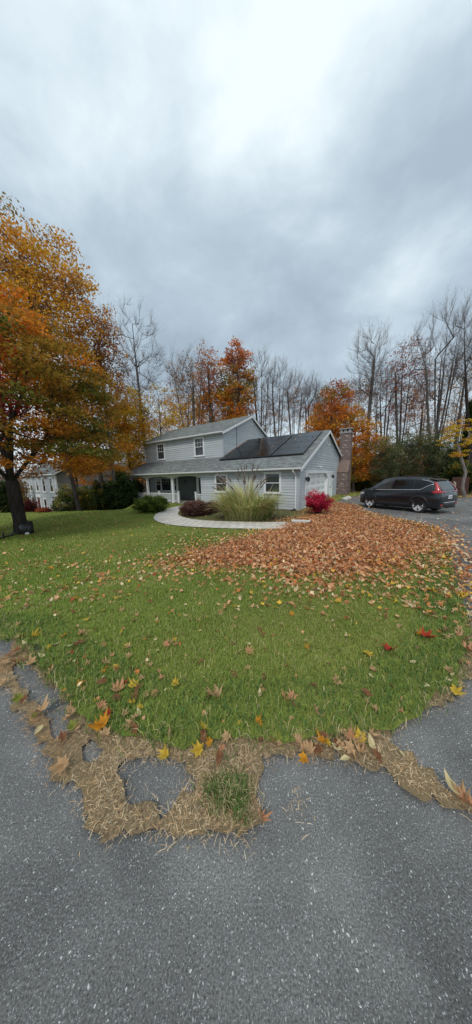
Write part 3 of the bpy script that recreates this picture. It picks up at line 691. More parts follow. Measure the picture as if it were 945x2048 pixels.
# roofs: slabs with a uv in metres
def slab(name, P, slope_uv, th, parent, mat='shingle'):
    m = MB(); P = [Vector(p) for p in P]; n = len(P); dn = Vector((0, 0, -th))
    o = P[0]; e = (P[1]-P[0]).normalized(); nn = (P[1]-P[0]).cross(P[2]-P[1]).normalized(); f = nn.cross(e)
    uv = [((p-o).dot(e), (p-o).dot(f)) for p in P]
    m.poly(P, uv); m.poly([p+dn for p in P][::-1], uv[::-1])
    for i in range(n):
        j = (i+1) % n; m.poly([P[i], P[i]+dn, P[j]+dn, P[j]], [(0, 0), (0, .05), (.3, .05), (.3, 0)])
    return m.build(name, mat, parent, fix=False)
SR, SL = -.22, 17.3
roof1 = slab('lower_roof', [S(SL, -.35, zr(-.35)), S(SR, -.35, zr(-.35)), S(SR, RDG, zR), S(S2a+.01, RDG, zR), S(S2a+.01, D2, zr(D2)), S(SL, D2, zr(D2))], 0, .05, H)
slab('garage_rear_roof', [S(SR, DB+.3, zb_(DB+.3)), S(S2a+.01, DB+.3, zb_(DB+.3)), S(S2a+.01, RDG, zR), S(SR, RDG, zR)], 0, .05, H)
slab('main_roof', [S(S2b+.3, D2-.3, 5.66), S(S2a-.2, D2-.3, 5.66), S(S2a-.2, PKD, PKZ), S(S2b+.3, PKD, PKZ)], 0, .05, H)
slab('main_roof', [S(S2a-.2, 2*PKD-D2+.3, 5.66), S(S2b+.3, 2*PKD-D2+.3, 5.66), S(S2b+.3, PKD, PKZ), S(S2a-.2, PKD, PKZ)], 0, .05, H)
# rake boards and eaves
def board(name, a, b, w, t, mat='white', parent=H):
    """a plank from a to b hanging w below the line, t thick across x"""
    m = MB(); a = Vector(a); b = Vector(b); P = [a, b, b+Vector((0, 0, -w)), a+Vector((0, 0, -w))]
    d = (b-a); side = Vector((1, 0, 0)) if abs(d.x) < 1e-3 else Vector((0, -1, 0)); m.prism(P, side*t); return m.build(name, mat, parent)
e = .052
board('rake_board', S(SR, -.35, zr(-.35)-e), S(SR, RDG, zR-e), .19, .03); board('rake_board', S(SR, RDG, zR-e), S(SR, DB+.3, zb_(DB+.3)-e), .19, .03)
board('rake_board', S(S2a-.2, D2-.3, 5.66-e), S(S2a-.2, PKD, PKZ-e), .20, .03); board('rake_board', S(S2a-.2, PKD, PKZ-e), S(S2a-.2, 2*PKD-D2+.3, 5.66-e), .20, .03)
board('rake_board', S(S2b+.3, D2-.3, 5.66-e), S(S2b+.3, PKD, PKZ-e), .20, -.03); board('rake_board', S(SL, -.35, zr(-.35)-e), S(SL, D2, zr(D2)-e), .17, -.03)
# underside of the overhangs
def soffit(P): m = MB(); m.poly(P); return m.build('soffit', 'cream', H, fix=False)
soffit([S(SL, -.34, 2.45), S(0, -.34, 2.45), S(0, 0, 2.45), S(SL, 0, 2.45)]); soffit([S(SL, 0, 2.44), S(7.6, 0, 2.44), S(7.6, D2, 2.44), S(SL, D2, 2.44)])
soffit([S(S2b+.28, D2-.29, 5.50), S(S2a-.19, D2-.29, 5.50), S(S2a-.19, D2, 5.50), S(S2b+.28, D2, 5.50)])
def gutter(s0, s1, d, z, w=.11, h=.115):
    m = MB(); prof = [(0, 0), (-w*.7, 0), (-w, h*.45), (-w, h), (-w+.012, h), (-w+.012, h*.5), (-w*.68, .012), (-.012, .012), (-.012, h), (0, h)]
    m.prism([S(s0, d+a, z+b) for a, b in prof], (-(s1-s0), 0, 0)); return m.build('gutter', 'white', H)
gutter(SR+.02, SL-.02, -.355, 2.405); gutter(S2a-.18, S2b+.28, D2-.305, 5.52)
m = MB(); m.tube([S(.25, -.40, 2.40), S(.25, -.38, 2.30), S(.20, -.10, 2.12), S(.20, -.065, 2.02), S(.20, -.065, .18), S(.22, -.16, .06)], .042, 8); m.build('downspout', 'white', H)
m = MB(); m.tube([S(.22, -.14, .10), S(.24, -.5, .05)], .075, 8); m.build('drain_elbow', 'black', H)
m = MB(); m.tube([S(S2b-.05, D2-.33, 5.5), S(S2b-.05, D2-.05, 5.3), S(S2b-.05, D2-.05, 3.8)], .035, 6); m.build('downspout', 'white', H)
m = MB(); m.tube([S(S2a-.03, 4.1, 4.3), S(S2a-.03, 4.1, 6.45)], .018, 6); m.build('cable', 'blackmetal', H)
# windows
def window(s0, s1, z0, z1, T, parent=H, tw=.10, mull=1, sash=True, sill=True, name='window', fr='white', gl='glass'):
    """trim outline s0..s1 x z0..z1 on a wall; T(u, z, out)"""
    T0 = T; T = lambda u, z, o: T0(u, z, o+.026)
    m = MB()
    def bx(u0, u1, v0, v1, o0, o1): m.box((u0, v0, o0-(.02 if o0 < .01 else 0)), (u1, v1, o1), lambda u, v, o: T(u, v, o))
    bx(s0, s1, z1-tw, z1, .003, .055); bx(s0, s0+tw, z0+tw, z1-tw, .003, .052); bx(s1-tw, s1, z0+tw, z1-tw, .003, .052)
    bx(s0-(.03 if sill else 0), s1+(.03 if sill else 0), z0, z0+tw, .003, .075)
    w = m.build(name, fr, parent)
    m = MB(); i0, i1, j0, j1 = s0+tw, s1-tw, z0+tw, z1-tw; zm_ = (j0+j1)/2; t = .030
    bx(i0, i0+t, j0, j1, .012, .034); bx(i1-t, i1, j0, j1, .012, .034); bx(i0+t, i1-t, j0, j0+t, .012, .034); bx(i0+t, i1-t, j1-t, j1, .012, .034)
    if sash: bx(i0+t, i1-t, zm_-.022, zm_+.022, .012, .040)
    for q in range(1, mull+1): u = i0+(i1-i0)*q/(mull+1); bx(u-.008, u+.008, zm_+.022, j1-t, .014, .028)
    if mull: bx(i0+t, i1-t, (zm_+j1)/2-.008, (zm_+j1)/2+.008, .013, .027)
    m.build('sash', fr, w)
    m = MB(); k = m.add([T(i0, j0, .018), T(i1, j0, .018), T(i1, j1, .018), T(i0, j1, .018)]); m.face(range(k, k+4)); m.build('pane', gl, w)
    return w
window(1.10, 2.26, .98, 2.33, Tf(0), mull=0); window(5.08, 6.20, .98, 2.30, Tf(0), mull=0)
window(8.99, 10.12, 3.87, 5.49, Tf(D2), mull=2); window(13.98, 15.12, 3.86, 5.45, Tf(D2), mull=2)
# gable vents
def vent(T, u0, u1, z0, z1):
    m = MB()
    for a, b, c, d in ((u0, u1, z0, z0+.05), (u0, u1, z1-.05, z1), (u0, u0+.05, z0+.05, z1-.05), (u1-.05, u1, z0+.05, z1-.05)): m.box((a, c, .003), (b, d, .06), lambda u, v, o: T(u, v, o))
    v = m.build('gable_vent', 'white', H); m = MB(); z = z0+.06
    while z < z1-.09:
        k = m.add([T(u0+.05, z, .045), T(u1-.05, z, .045), T(u1-.05, z+.06, .012), T(u0+.05, z+.06, .012)]); m.face(range(k, k+4)); z += .06
    m.build('louvre', 'gutter', v, fix=False)
vent(Tr(0), 6.35, 6.95, 4.35, 5.0); vent(Tr(S2a), 6.3, 6.95, 6.85, 7.4)
# garage door with chamfered head, casing and lanterns
def garage_door():
    m = MB(); rows = 5; zs = np.linspace(-.1, GH-.02, rows+1); T = Tr(0)
    for i in range(rows):
        for j in range(4):
            u0 = GA+(GB-GA)*j/4; u1 = GA+(GB-GA)*(j+1)/4; g = .012; a, b = zs[i]+g/2, zs[i+1]-g/2; x0 = u0+(.0 if j == 0 else .0); o = -.12
            P = [(u0, a, o), (u1, a, o), (u1, b, o), (u0, b, o)]; q = .10; I = [(u0+q, a+.08, o), (u1-q, a+.08, o), (u1-q, b-.08, o), (u0+q, b-.08, o)]; J = [(x, y, o-.022) for x, y, _ in [(u0+q+.03, a+.11, 0), (u1-q-.03, a+.11, 0), (u1-q-.03, b-.11, 0), (u0+q+.03, b-.11, 0)]]
            k = m.add([T(*p) for p in P+I+J])
            for r0 in (0, 4):
                for w in range(4): m.face((k+r0+w, k+r0+(w+1) % 4, k+r0+4+(w+1) % 4, k+r0+4+w))
            m.face((k+8, k+9, k+10, k+11))
        k = m.add([T(GA, zs[i+1]-.006, -.13), T(GB, zs[i+1]-.006, -.13), T(GB, zs[i+1]+.006, -.13), T(GA, zs[i+1]+.006, -.13)]); m.face(range(k, k+4))
    g = m.build('garage_door', 'door', H, fix=False)
    m = MB(); m.box((GA, -.1, -.16), (GB, GH, -.14), lambda u, v, o: T(u, v, o)); m.build('door_back', 'gutter', g)
    m = MB(); bx = lambda a, b, c, d, e=.003, f=.05: m.box((a, c, e), (b, d, f), lambda u, v, o: T(u, v, o))
    bx(GA-.14, GB+.14, GH, GH+.17, .003, .055); bx(GA-.14, GA, -.1, GH, -.14, .05); bx(GB, GB+.30, -.1, GH, -.14, .05)
    for u, q in ((GA, 1), (GB, -1)): m.prism([T(u, GH, -.05), T(u+q*.36, GH, -.05), T(u, GH-.36, -.05)], Vector(T(0, 0, .05))-Vector(T(0, 0, -.05)))
    bx(7.35, 7.55, -.1, 2.2, .003, .05); bx(8.45, 8.65, -.1, 2.2, .003, .05); bx(7.35, 8.65, 2.2, 2.36, .003, .055)
    m.build('door_casing', 'white', H)
    m = MB(); bx(7.55, 8.45, -.1, 2.2, .003, .02); bx(7.7, 8.3, .2, .95, .02, .03); bx(7.7, 8.3, 1.15, 2.0, .02, .03); d = m.build('side_door', 'door', H)
    m = MB(); m.tube([T(7.63, 1.0, .02), T(7.63, 1.0, .09)], .03, 8); m.build('handle', 'blackmetal', d)
garage_door()
def lantern(u, z, out=.05):
    T = Tr(0); m = MB(); bx = lambda a, b, c, d, e, f: m.box((a, c, e), (b, d, f), lambda x, y, o: T(x, y, o))
    bx(u-.05, u+.05, z-.02, z+.16, out, out+.02); m.tube([T(u, z+.12, out+.02), T(u, z+.2, out+.08), T(u, z+.16, out+.14)], .012, 6)
    o = out+.14
    for a, b, r0, r1 in ((z+.10, z+.17, .10, .02), (z-.13, z-.10, .05, .065)):
        k = m.add([T(u+r0*i, a, o+r0*j) for i, j in ((-1, -1), (1, -1), (1, 1), (-1, 1))]+[T(u+r1*i, b, o+r1*j) for i, j in ((-1, -1), (1, -1), (1, 1), (-1, 1))])
        for q in range(4): m.face((k+q, k+(q+1) % 4, k+4+(q+1) % 4, k+4+q))
        m.face((k, k+1, k+2, k+3)); m.face((k+4, k+5, k+6, k+7))
    for i, j in ((-1, -1), (1, -1), (1, 1), (-1, 1)): m.tube([T(u+.06*i, z-.10, o+.06*j), T(u+.085*i, z+.10, o+.085*j)], .008, 4)
    L_ = m.build('wall_lantern', 'blackmetal', H)
    m = MB(); k = m.add([T(u+.055*i, z-.09, o+.055*j) for i, j in ((-1, -1), (1, -1), (1, 1), (-1, 1))]+[T(u+.08*i, z+.095, o+.08*j) for i, j in ((-1, -1), (1, -1), (1, 1), (-1, 1))])
    for q in range(4): m.face((k+q, k+(q+1) % 4, k+4+(q+1) % 4, k+4+q))
    m.build('lantern_glass', 'glass', L_, fix=False)
lantern(1.06, 1.80); lantern(7.95, 1.88, .08)
m = MB(); T = Tr(0); m.box((4.0, 2.60, .003), (4.22, 2.72, .05), lambda u, v, o: T(u, v, o)); m.tube([T(4.05, 2.66, .05), T(3.98, 2.64, .18)], [.03, .07], 8); m.tube([T(4.17, 2.66, .05), T(4.24, 2.64, .18)], [.03, .07], 8); m.build('flood_light', 'white', H)
# chimney on the gable wall
def chimney():
    def uvbox(m, P, faces=None):
        pass
    m = MB()
    def quad(P):
        P = [Vector(p) for p in P]; e = (P[1]-P[0]).normalized(); n = (P[1]-P[0]).cross(P[3]-P[0]).normalized(); f = n.cross(e); o = P[0]
        m.poly(P, [((p-o).dot(e)+o.z*0, (p-o).dot(f)) for p in P])
    pr = .95; d0, d1 = 10.55, 12.55; u0, u1 = 11.45, 12.45; zt = 6.0; zs0, zs1 = 2.25, 3.3
    X = lambda o, d, z: (o, d, z)
    m2 = m; 
    quad([X(.0, d0, -.3), X(pr, d0, -.3), X(pr, d0, zs0), X(0, d0, zs0)]); quad([X(pr, d0, -.3), X(pr, d1, -.3), X(pr, d1, zs0), X(pr, d0, zs0)])
    quad([X(pr, d1, -.3), X(0, d1, -.3), X(0, d1, zs1), X(pr, d1, zs1)])
    quad([X(pr, d0, zs0), X(pr, d1, zs0), X(pr, d1, zs1), X(pr, u0, zs1)])
    quad([X(0, u0, zs1), X(pr, u0, zs1), X(pr, u0, zt), X(0, u0, zt)]); quad([X(pr, u0, zs1), X(pr, u1, zs1), X(pr, u1, zt), X(pr, u0, zt)])
    quad([X(pr, u1, zs1), X(0, u1, zs1), X(0, u1, zt), X(pr, u1, zt)]); quad([X(0, u1, 3.0), X(0, u0, 3.0), X(0, u0, zt), X(0, u1, zt)]); quad([X(0, u0, zt), X(pr, u0, zt), X(pr, u1, zt), X(0, u1, zt)])
    c = m.build('chimney', 'brick', H, fix=False)
    m = MB(); m.prism([X(-.0, d0-.03, zs0-.02), X(pr+.05, d0-.03, zs0-.02), X(pr+.05, u0-.002, zs1), X(-.0, u0-.002, zs1)], (0, 0, .07)); m.build('chimney_shoulder', 'shoulder', c)
    m = MB(); a, b, e, f = .0, pr, u0, u1
    for x in (a, (a+b)/2-.12, b-.22):
        for y in (e, f-.22): m.box((x+.002, y+.002, zt), (x+.22, y+.22, zt+.24))
    m.build('chimney_pillars', 'greystone', c)
    m = MB(); m.box((a-.10, e-.10, zt+.24), (b+.10, f+.10, zt+.34)); m.box((a-.05, e-.05, zt-.12), (b+.05, f+.05, zt-.001)); m.build('chimney_cap', 'greystone', c)
    m = MB(); m.box((a+.2, e+.2, zt+.001), (b-.2, f-.2, zt+.22)); m.build('flue', 'black', c)
chimney()
# porch: floor, posts, arched beam, railings, back wall fittings
m = MB(); sbox(m, 7.6, 16.7, -.06, D2, -.35, .06); m.build('porch_floor', 'greystone', H)
def beam():
    m = MB(); runs = [(7.62, 10.72), (10.86, 14.05), (14.22, 16.75)]; zt = 2.40
    for a, b in runs:
        n = 16; pts = [(a+(b-a)*i/n, 2.08+.16*math.sin(math.pi*i/n)**.7) for i in range(n+1)]
        m.prism([S(a, -.02, zt)]+[S(u, -.02, z) for u, z in pts]+[S(b, -.02, zt)], (0, .12, 0))
    for a, b in ((10.72, 10.86), (14.05, 14.22)): sbox(m, a, b, -.02, .10, 2.08, zt)
    m.build('porch_beam', 'cream', H)
beam()
for s_ in (10.79, 14.14, 16.62):
    m = MB(); sbox(m, s_-.085, s_+.085, .0, .17, .20, 2.10); sbox(m, s_-.11, s_+.11, -.025, .195, .06, .20); sbox(m, s_-.105, s_+.105, -.02, .19, 1.98, 2.075); m.build('porch_post', 'white', H)
def railing(s0, s1, newels=()):
    m = MB(); d = .085
    sbox(m, s0, s1, d-.04, d+.04, .78, .84); sbox(m, s0, s1, d-.025, d+.025, .15, .20); n = int((s1-s0)/.125)
    for i in range(n):
        u = s0+(s1-s0)*(i+.5)/n; sbox(m, u-.02, u+.02, d-.02, d+.02, .20, .78)
    r = m.build('porch_railing', 'white', H)
    for u in newels:
        m = MB(); sbox(m, u-.06, u+.06, d-.06, d+.06, .06, .93); sbox(m, u-.08, u+.08, d-.08, d+.08, .93, .97); sbox(m, u-.055, u+.055, d-.055, d+.055, .97, 1.0); m.build('newel', 'white', r)
railing(10.24, 10.70, (10.17,)); railing(10.88, 14.05, (12.62,)); railing(14.23, 16.53); railing(7.64, 8.17, (8.24,))
m = MB(); sbox(m, 10.05, 12.40, D2-.045, D2-.02, .06, 2.25); m.build('entry_panel', 'dark', H)
m = MB(); T = Tf(D2); m.box((10.35, .06, .046), (11.35, 2.1, .07), lambda u, v, o: T(u, v, o)); fd = m.build('front_door', 'dark', H)
m = MB(); m.tube([T(10.47, 1.05, .07), T(10.47, 1.05, .13)], .03, 8); m.build('handle', 'blackmetal', fd)
m = MB(); m.lathe([(.10, 0), (.15, .02), (.10, .04), (.06, .02)], 14, lambda x, y, z: T(11.48+x, 1.72+y, .05+z)); m.build('wreath', 'black', H)
m = MB(); m.box((9.86, .06, .003), (10.05, 2.2, .06), lambda u, v, o: T(u, v, o)); m.box((12.40, .06, .003), (12.55, 2.2, .06), lambda u, v, o: T(u, v, o)); m.build('entry_casing', 'white', H)
window(9.28, 9.86, .35, 2.18, T, tw=.06, mull=0, sash=False, sill=False)
window(12.58, 13.36, .82, 2.16, T, tw=.07, mull=1); window(13.37, 14.83, .82, 2.16, T, tw=.07, mull=3, sash=False); window(14.84, 15.66, .82, 2.16, T, tw=.07, mull=1)
# solar panels: three columns, four rows on the garage roof
ne = Vector((0, -SLO, 1)).normalized()
def panels():
    cols = [(.25, 2.42), (2.52, 4.66), (4.685, 6.83)]; ds = np.linspace(1.45, 5.95, 5)
    for a, b in cols:
        for i in range(4):
            d0, d1 = ds[i]+.008, ds[i+1]-.008; m = MB(); q = [Vector(S(b, d0, zr(d0))), Vector(S(a, d0, zr(d0))), Vector(S(a, d1, zr(d1))), Vector(S(b, d1, zr(d1)))]
            m.prism([p+ne*.085 for p in q], ne*.035); p_ = m.build('solar_panel', 'blackmetal', H)
            m = MB(); m.poly([p+ne*.1225 for p in [q[0].lerp(q[2], .008), q[1].lerp(q[3], .008), q[2].lerp(q[0], .008), q[3].lerp(q[1], .008)]]); m.build('solar_glass', 'solar', p_, fix=False)
    m = MB(); q = [Vector(S(6.83, 1.40, zr(1.40))), Vector(S(.25, 1.40, zr(1.40))), Vector(S(.25, 1.45, zr(1.45))), Vector(S(6.83, 1.45, zr(1.45)))]
    m.prism([p+ne*.005 for p in q], ne*.11); m.build('panel_skirt', 'black', H)
    m = MB()
    for d in (2.0, 3.0, 4.2, 5.4): q = [Vector(S(6.7, d, zr(d))), Vector(S(.32, d, zr(d))), Vector(S(.32, d+.05, zr(d+.05))), Vector(S(6.7, d+.05, zr(d+.05)))]; m.prism([p+ne*.004 for p in q], ne*.078)
    m.build('mounting_rail', 'blackmetal', H)
panels()
# leaves caught in the roof valley
def valley():
    n = 520; t = RNG.random(n)**.8; sv = 6.98-np.abs(RNG.normal(0, .10, n))-.02; dv = 2.3+t*3.6
    dv2 = dv; P = np.column_stack([sv, dv2]); k = RNG.random(n) < .12; sv[k] = RNG.uniform(.4, 6.8, k.sum()); dv2[k] = RNG.uniform(1.5, 6, k.sum())
    ca, sa = math.cos(RZ), math.sin(RZ); xw = A.x+(-sv)*ca-dv2*sa; yw = A.y+(-sv)*sa+dv2*ca; z = zr(dv2)+np.where(k, .14, .03)
    litter('roof_leaves', np.column_stack([xw, yw]), z, np.where(k, .05, .075), 'brown leaves piled in the roof valley beside the solar panels', .5, zfun=lambda x, y: 0*x)
valley()

# ------------------------------------------------------------------ neighbour's house
def neighbour():
    n1 = Vector((-19.57, 26.0, -2.4)); n2 = Vector((-30.2, 34.0, -2.4)); e = (n1-n2); Lw = e.length; rz = math.atan2(e.y, e.x)
    Nh = empty('neighbouring_house', n2, rz, 'pale grey two storey colonial house beyond the lawn, half hidden by the maple', 'house')
    Hh = 5.35; Dp = 8.2
    TF = lambda u, z, o: (u, -o, z); TR = lambda u, z, o: (Lw+o, u, z)
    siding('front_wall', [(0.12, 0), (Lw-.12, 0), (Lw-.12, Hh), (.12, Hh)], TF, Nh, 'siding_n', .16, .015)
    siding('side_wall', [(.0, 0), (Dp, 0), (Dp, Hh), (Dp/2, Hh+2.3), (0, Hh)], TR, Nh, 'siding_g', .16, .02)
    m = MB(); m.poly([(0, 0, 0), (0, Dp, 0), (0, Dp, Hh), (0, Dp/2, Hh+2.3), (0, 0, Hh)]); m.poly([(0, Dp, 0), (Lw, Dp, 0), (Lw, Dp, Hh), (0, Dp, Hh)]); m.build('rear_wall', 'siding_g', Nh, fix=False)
    for lo_, hi_ in (((0, -.03, 0), (.12, .1, Hh)), ((Lw-.12, -.03, 0), (Lw+.025, .12, Hh))):
        m = MB(); m.box(lo_, hi_); m.build('corner_board', 'white', Nh)
    slab('roof', [(-.3, -.35, Hh-.05), (Lw+.3, -.35, Hh-.05), (Lw+.3, Dp/2, Hh+2.45), (-.3, Dp/2, Hh+2.45)], 0, .06, Nh)
    slab('roof', [(Lw+.3, Dp+.35, Hh-.05), (-.3, Dp+.35, Hh-.05), (-.3, Dp/2, Hh+2.45), (Lw+.3, Dp/2, Hh+2.45)], 0, .06, Nh)
    m = MB(); m.box((-.3, -.39, Hh-.20), (Lw+.3, -.352, Hh-.08)); m.build('fascia', 'gutter', Nh)
    board('rake_board', (Lw+.3, -.35, Hh-.11), (Lw+.3, Dp/2, Hh+2.39), .2, .03, 'gutter', Nh); board('rake_board', (Lw+.3, Dp/2, Hh+2.39), (Lw+.3, Dp+.35, Hh-.11), .2, .03, 'gutter', Nh)
    for k in range(5):
        u = .75+k*(Lw-2.7)/4; window(u, u+1.2, 3.15, 4.95, TF, Nh, .15, 0, gl='carglass')
    for u in (.75, 3.2, 8.3, 11.2): window(u, u+1.25, .55, 2.5, TF, Nh, .16, 0, gl='carglass')
    m = MB(); m.box((5.55, 0, .003), (5.85, 2.5, .08), TF); m.box((7.0, 0, .003), (7.3, 2.5, .08), TF); m.box((5.45, 2.5, .003), (7.4, 2.85, .10), TF); m.build('door_surround', 'white', Nh)
    m = MB(); m.box((5.85, 0, .003), (7.0, 2.5, .03), TF); m.build('front_door', 'maroon', Nh)
    # rear wing on the side
    wx = Lw-.6; wd = 9.5
    TW = lambda u, z, o: (wx+o, Dp+u, z)
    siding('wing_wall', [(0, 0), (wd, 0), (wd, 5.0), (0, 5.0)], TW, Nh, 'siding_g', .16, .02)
    slab('wing_roof', [(wx+.4, Dp, 4.95), (wx+.4, Dp+wd, 4.95), (wx-3.5, Dp+wd, 6.9), (wx-3.5, Dp, 6.9)], 0, .06, Nh)
    window(4.6, 6.4, 3.3, 4.9, TW, Nh, .2, 0, gl='carglass')
neighbour()
# ------------------------------------------------------------------ car
def car():
    rw = at(836, 1026); fw = at(741, 1016.5); z0 = gzs(9.5, 13)+.012
    hd = Vector((-.45, .893, 0)).normalized()
    lat = Vector((-hd.y, hd.x, 0))            # to the car's left
    mid = Vector((rw.x, rw.y, 0))+hd*1.33*.915-lat*.82
    C_ = empty('parked_car', (mid.x, mid.y, z0), math.atan2(hd.y, hd.x), 'black compact suv parked on the drive facing away, its rear and left side in view', 'car')
    C_.scale = (.915, .96, .98)
    # stations: x, bottom, belt, top, half widths: bottom, middle, belt, roof edge
    K = np.array([
     [-2.28, .48, .82, .86, .60, .70, .68, .60], [-2.25, .36, .98, 1.04, .74, .84, .78, .66], [-2.20, .30, 1.06, 1.12, .80, .89, .82, .64],
     [-2.12, .29, 1.10, 1.25, .83, .905, .84, .66], [-1.98, .28, 1.14, 1.46, .85, .915, .855, .655], [-1.84, .27, 1.15, 1.58, .86, .92, .86, .645], [-1.60, .26, 1.15, 1.66, .87, .925, .865, .64],
     [-1.2, .25, 1.13, 1.725, .87, .925, .87, .645], [-.6, .24, 1.105, 1.77, .87, .92, .87, .65], [.0, .24, 1.09, 1.76, .87, .92, .87, .65], [.4, .24, 1.08, 1.715, .87, .92, .87, .64],
     [.70, .24, 1.07, 1.665, .87, .92, .87, .635], [1.0, .24, 1.065, 1.50, .87, .92, .865, .64], [1.35, .25, 1.055, 1.26, .87, .92, .85, .68], [1.55, .25, 1.045, 1.15, .87, .92, .84, .72], [1.70, .25, 1.02, 1.12, .86, .915, .82, .70],
     [1.90, .25, .98, 1.085, .84, .89, .79, .64], [2.03, .25, .93, 1.045, .79, .83, .74, .58], [2.12, .27, .86, .98, .70, .74, .66, .50], [2.17, .33, .76, .88, .58, .62, .56, .42]])
    xs = np.unique(np.concatenate([np.linspace(-2.28, 2.17, 64), K[:, 0]]))
    def st(x): return [np.interp(x, K[:, 0], K[:, j]) for j in range(1, 8)]
    def sec(x):
        zb, zl, zt, wb, wm, wl, wr = st(x); wr = min(wr, wl)
        h = zl-zb
        return [(0, zb), (wb*.9, zb), (wb, zb+.05), (wm-.02, zb+h*.25), (wm, zb+h*.48), (wm-.004, zb+h*.74), (wl+.012, zl-.035), (wl, zl), (wl*.5+wr*.5+.02, (zl+zt)/2+.01), (wr+.015, zt-.055), (wr-.04, zt-.012), (wr*.6, zt+.012), (0, zt+.022)]
    m = MB(); rings = []
    for x in xs:
        s = sec(x); ring = [(x, y, z) for y, z in s]+[(x, -y, z) for y, z in s[-2:0:-1]]; rings.append(m.add(ring)); n = len(ring)
    for a, b in zip(rings[:-1], rings[1:]):
        for q in range(n): w_ = (q+1) % n; m.face((a+q, b+q, b+w_, a+w_))
    m.face([rings[0]+q for q in range(n)]); m.face([rings[-1]+q for q in range(n)][::-1])
    body = m.build('body', 'carpaint', C_, smooth=True)
    cut = MB(); WX = (-1.33, 1.33); WZ, WR = .37, .37
    for x in WX:
        for sg in (1, -1): cut.tube([(x, sg*.58, WZ+.02), (x, sg*1.1, WZ+.02)], WR+.055, 28)
    co = cut.build('cutter', 'black'); md = body.modifiers.new('b', 'BOOLEAN'); md.object = co; md.operation = 'DIFFERENCE'; md.solver = 'EXACT'
    dg = bpy.context.evaluated_depsgraph_get(); nm = bpy.data.meshes.new_from_object(body.evaluated_get(dg)); body.modifiers.clear(); body.data = nm
    bpy.data.objects.remove(co)
    nm.polygons.foreach_set('use_smooth', [True]*len(nm.polygons))
    if hasattr(nm, 'set_sharp_from_angle'): nm.set_sharp_from_angle(angle=rad(32))
    # points of the body surface
    def pt(x, a, sg, off=.006, i0=7, i1=9):
        s = sec(x); P = [s[7], s[8], s[9]]
        q = (a*2); k = min(1, int(q)); f = q-k; y = P[k][0]+(P[k+1][0]-P[k][0])*f; z = P[k][1]+(P[k+1][1]-P[k][1])*f
        return Vector((x, sg*(y+off*.92), z+off*.25))
    def patch(x0, x1, lo, hi, sg, off, n=14):
        m = MB(); g = []
        for i in range(n+1):
            x = x0+(x1-x0)*i/n; l, h = lo(x), hi(x); g.append(m.add([pt(x, l+(h-l)*j/3, sg, off) for j in range(4)]))
        for i in range(n):
            for j in range(3): m.face((g[i]+j, g[i+1]+j, g[i+1]+j+1, g[i]+j+1))
        return m
    qlo = lambda x: .12+max(0, (-1.35-x)/.52)**1.3*.62; qhi = lambda x: .88-max(0, (-1.55-x)/.32)**2*.12
    flo = lambda x: .10; fhi = lambda x: .88
    for sg in (1, -1):
        patch(-1.82, -1.02, qlo, qhi, sg, .007).build('quarter_window', 'carglass', C_, True)
        patch(-.98, .02, flo, fhi, sg, .007).build('rear_side_window', 'carglass', C_, True)
        patch(.10, 1.30, flo, fhi, sg, .007).build('front_side_window', 'rearglass', C_, True)
        m = MB(); pts = [pt(x, flo(x)-.07, sg, .012) for x in np.linspace(1.3, -1.35, 24)]+[pt(x, qlo(x)-.07, sg, .012) for x in np.linspace(-1.40, -1.86, 10)]
        pts += [pt(x, qhi(x)+.06, sg, .012) for x in np.linspace(-1.86, -1.30, 10)]; m.tube(pts, .016, 6); m.build('window_trim', 'chrome', C_, True)
        # door gaps and handles
        for x in (.06, -.98, 1.22):
            m = MB(); P = []
            for q in range(2, 8): s = sec(x); P.append((x-(.0 if q > 3 or x > -.9 else .22), sg*(s[q][0]+.004), s[q][1]))
            m.tube(P, .006, 4); m.build('door_gap', 'black', C_)
        for x in (-.72, .35):
            s = sec(x); m = MB(); z = .98; y = s[5][0]+.012; m.tube([(x-.11, sg*y, z), (x-.08, sg*(y+.028), z), (x+.08, sg*(y+.028), z), (x+.11, sg*y, z)], .013, 6); m.build('door_handle', 'carpaint', C_, True)
        # lower cladding and sill
        m = MB(); g = []
        for x in np.linspace(-.90, .90, 16):
            s = sec(x); g.append(m.add([(x, sg*(s[1][0]), s[1][1]-.01), (x, sg*(s[2][0]+.015), s[2][1]-.01), (x, sg*(s[3][0]+.018), s[3][1]-.03), (x, sg*(s[3][0]+.002), s[3][1]+.01)]))
        for a, b in zip(g[:-1], g[1:]):
            for j in range(3): m.face((a+j, b+j, b+j+1, a+j+1))
        m.build('sill', 'black', C_, True)
        for x in WX:
            m = MB(); N_ = 22; g = []
            for i in range(N_+1):
                t = rad(-18)+rad(216)*i/N_; r0, r1 = WR+.05, WR+.115; row = []
                for r in (r0, r1):
                    xx, zz = x+r*math.cos(t), WZ+.02+r*math.sin(t); s = sec(min(2.12, max(-2.25, xx))); zs = [p[1] for p in s[1:8]]; y = float(np.interp(zz, zs, [p[0] for p in s[1:8]]))
                    row += [(xx, sg*(y+.016), zz)]
                g.append(m.add([(row[0][0], row[0][1]-sg*.08, row[0][2])]+row+[(row[1][0], row[1][1]-sg*.014, row[1][2])]))
            for a, b in zip(g[:-1], g[1:]):
                for j in range(3): m.face((a+j, b+j, b+j+1, a+j+1))
            m.build('wheel_arch', 'black', C_, True)
        # mirror
        m = MB(); x = 1.02; m.tube([(x, sg*.88, 1.08), (x-.02, sg*.98, 1.13)], .025, 6); mi = MB()
        prof = [(.0, -.10), (.075, -.095), (.105, -.03), (.10, .04), (.06, .085), (0, .09)]
        mi.lathe([(r*.9, h) for r, h in prof], 14, lambda a, b, c: (x-.02+a*.7, sg*(1.04+c), 1.16+b*.85)); o = mi.build('door_mirror', 'carpaint', C_, True); m.build('mirror_arm', 'black', o, True)
